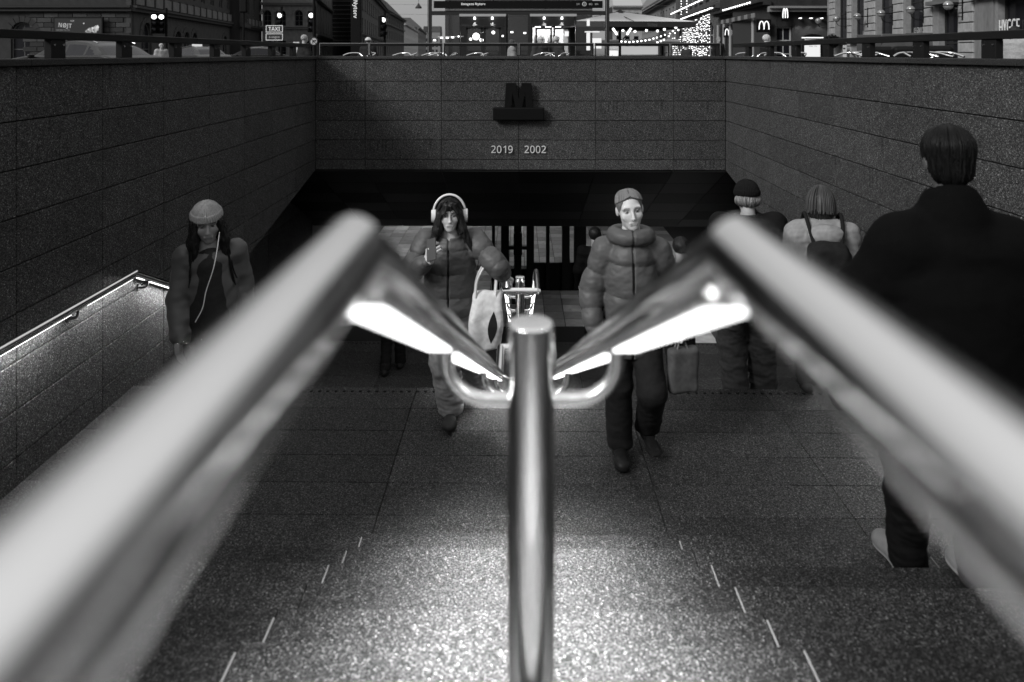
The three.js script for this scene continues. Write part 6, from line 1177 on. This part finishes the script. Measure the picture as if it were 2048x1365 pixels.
// bicycles
function bike() {
  const g = new THREE.Group(); g.name = numbered('bicycle');
  for (const x of [-0.52, 0.52]) { const w = obj('wheel', new THREE.TorusGeometry(0.33, 0.018, 8, 32).translate(x, 0.35, 0), rubber, g); const sp = []; for (let i = 0; i < 10; i++) { const a = i / 10 * Math.PI; sp.push(rod(V(x - Math.cos(a) * 0.31, 0.35 - Math.sin(a) * 0.31, 0), V(x + Math.cos(a) * 0.31, 0.35 + Math.sin(a) * 0.31, 0), 0.0016, 0.0016, 3)); } obj('spokes', sp, chrome, w); }
  obj('frame', [rod(V(-0.52, 0.35, 0), V(-0.1, 0.3, 0), 0.012), rod(V(-0.1, 0.3, 0), V(-0.2, 0.85, 0), 0.015), rod(V(-0.1, 0.3, 0), V(0.38, 0.78, 0), 0.018), rod(V(-0.18, 0.72, 0), V(0.37, 0.84, 0), 0.016), rod(V(0.52, 0.35, 0), V(0.36, 0.98, 0), 0.014), rod(V(-0.52, 0.35, 0), V(-0.18, 0.72, 0), 0.01)], grey(0.02, 0.3), g);
  obj('handlebar', tube([V(0.14, 1.03, -0.3), V(0.28, 1.07, -0.27), V(0.37, 1.07, -0.12), V(0.36, 1.0, 0), V(0.37, 1.07, 0.12), V(0.28, 1.07, 0.27), V(0.14, 1.03, 0.3)], 0.012, 40, 8), chrome, g);
  obj('saddle', new THREE.SphereGeometry(0.11, 14, 8).scale(1.25, 0.4, 0.8).translate(-0.22, 0.92, 0), black, g);
  obj('mudguard', [new THREE.TorusGeometry(0.37, 0.02, 6, 24, 2.6).rotateZ(0.5).translate(-0.52, 0.35, 0), new THREE.TorusGeometry(0.37, 0.02, 6, 24, 1.8).rotateZ(1).translate(0.52, 0.35, 0)], chrome, g);
  obj('carrier', [box(-0.5, 0.74, 0, 0.4, 0.012, 0.14), rod(V(-0.52, 0.35, 0.06), V(-0.52, 0.74, 0.06), 0.005), rod(V(-0.52, 0.35, -0.06), V(-0.52, 0.74, -0.06), 0.005)], darkSteel, g);
  return g;
}
{
  const b0 = bike(); let first = true;
  const spots = [[705, 11.9, 1.2, 'bicycle behind the end wall below the name pylon'], [788, 12.1, 0.7, 'bicycle behind the end wall left of the pavilion'], [834, 11.7, 0.35, 'bicycle whose bright handlebar shows left of the pavilion post'], [868, 12.3, 0.9, 'bicycle leaning close to the pavilion corner'], [932, 12.4, 0.5, 'bicycle in front of the left pavilion door'], [1062, 11.8, 0.3, 'bicycle in front of the gap between the pavilion doors'], [1096, 12.2, 1.1, 'bicycle in front of the lit pavilion door'], [1500, 12.5, 1.0, 'bicycle behind the corner of the end wall below the arch signs']];
  for (const [px, d, t, label] of spots) { const b = first ? b0 : b0.clone(); if (!first) b.name = numbered('bicycle'); first = false; const p = gx(px, d); b.position.set(p, 0, -d); b.rotation.y = t; scene.add(b); tag(b, label, 'bicycle', 'bicycles around the stairwell'); }
  for (const [px, d, t, label] of [[1690, 9.0, 0.4, 'bicycle beside the notice board, seen under the rail'], [1778, 8.2, 2.2, 'bicycle with a slanting bright handlebar below the middle shop windows'], [1838, 7.8, 0.8, 'bicycle left of the dark doorway'], [1896, 7.2, 1.7, 'bicycle in front of the dark doorway'], [1926, 6.9, 2.4, 'bicycle nearest the shop with tall letters'], [1562, 10.4, 0.9, 'bicycle below the narrow arch sign']]) { const b = b0.clone(); b.name = numbered('bicycle'); b.position.set(gx(px, d), 0, -d); b.rotation.y = t; scene.add(b); tag(b, label, 'bicycle', 'bicycles around the stairwell'); }
}
// scooters / cargo boxes behind the right rail
for (const [px, d, label] of [[1745, 11, 'dark covered scooter parked before the shop row'], [1800, 10.5, 'second dark scooter with a bright lamp'], [1850, 10, 'third dark scooter close to the doorway']]) {
  const g = thing('scooter', label, 'scooter', [gx(px, d), 0, -d], 1.2, 'scooters by the shop row');
  obj('body', [rbox(-0.35, 0.62, 0, 0.8, 0.4, 0.32, 0.1), rbox(0.45, 0.7, 0, 0.16, 0.75, 0.36, 0.06), rbox(0.1, 0.3, 0, 0.8, 0.12, 0.3, 0.04)], blackPaint, g); obj('top_box', rbox(-0.75, 1.0, 0, 0.36, 0.34, 0.4, 0.06), black, g);
  obj('handlebar', tube([V(0.3, 1.08, -0.33), V(0.42, 1.1, -0.1), V(0.42, 1.1, 0.1), V(0.3, 1.08, 0.33)], 0.014, 20, 6), chrome, g); obj('head_lamp', ball(0.52, 1.0, 0, 0.05), lampGlow, g); obj('windscreen', rbox(0.5, 1.2, 0, 0.02, 0.35, 0.36, 0.008), grey(0.05, 0.2), g);
  for (const x of [-0.6, 0.62]) obj('wheel', new THREE.TorusGeometry(0.17, 0.07, 8, 20).translate(x, 0.24, 0), rubber, g);
}
// passers-by on the square
const W = (label, px, d, h, turn, coat, hv, extra) => walker(label, px, d, EYE, h, turn, coat, 'people on the square', hv, { cell: 0.022, ...extra });
W('passer-by with pale hair left of the round no-turn sign', 608, 20, 1.6, 2.4, cloth(0.02), 0.3);
W('passer-by in a white knitted hat left of the mast near the pylon', 736, 20, 1.52, 2.9, cloth(0.02), 0.05, { hat: cloth(0.6) });
W('pale-haired person beside the taxi', 322, 27, 1.46, 0.6, cloth(0.3), 0.35);
W('person in a pale coat between the two pavilion doors', 1024, 21.5, 1.5, 1.7, cloth(0.22), 0.05);
W('person in a white jacket under the tall shop letters', 2030, 14, 1.6, 2.2, cloth(0.3), 0.01);
W('long-haired person below the large arch sign', 1533, 17, 1.52, 1.6, cloth(0.015), 0.4);
W('person in a bright headscarf in front of the lit pavilion door', 1080, 20.5, 1.56, 0.4, cloth(0.04), 0.4, { hat: cloth(0.5) });
W('light-haired person at the right of the lit pavilion door', 1112, 20.8, 1.58, 2.7, cloth(0.04), 0.4);
W('slim person standing between the fairy lights and the arch sign', 1437, 30, 1.78, 0.2, cloth(0.02), 0.2);
W('person in a dark coat beneath the festive front', 1373, 24, 1.42, 2.0, cloth(0.03), 0.06);

renderer.render(scene, camera);
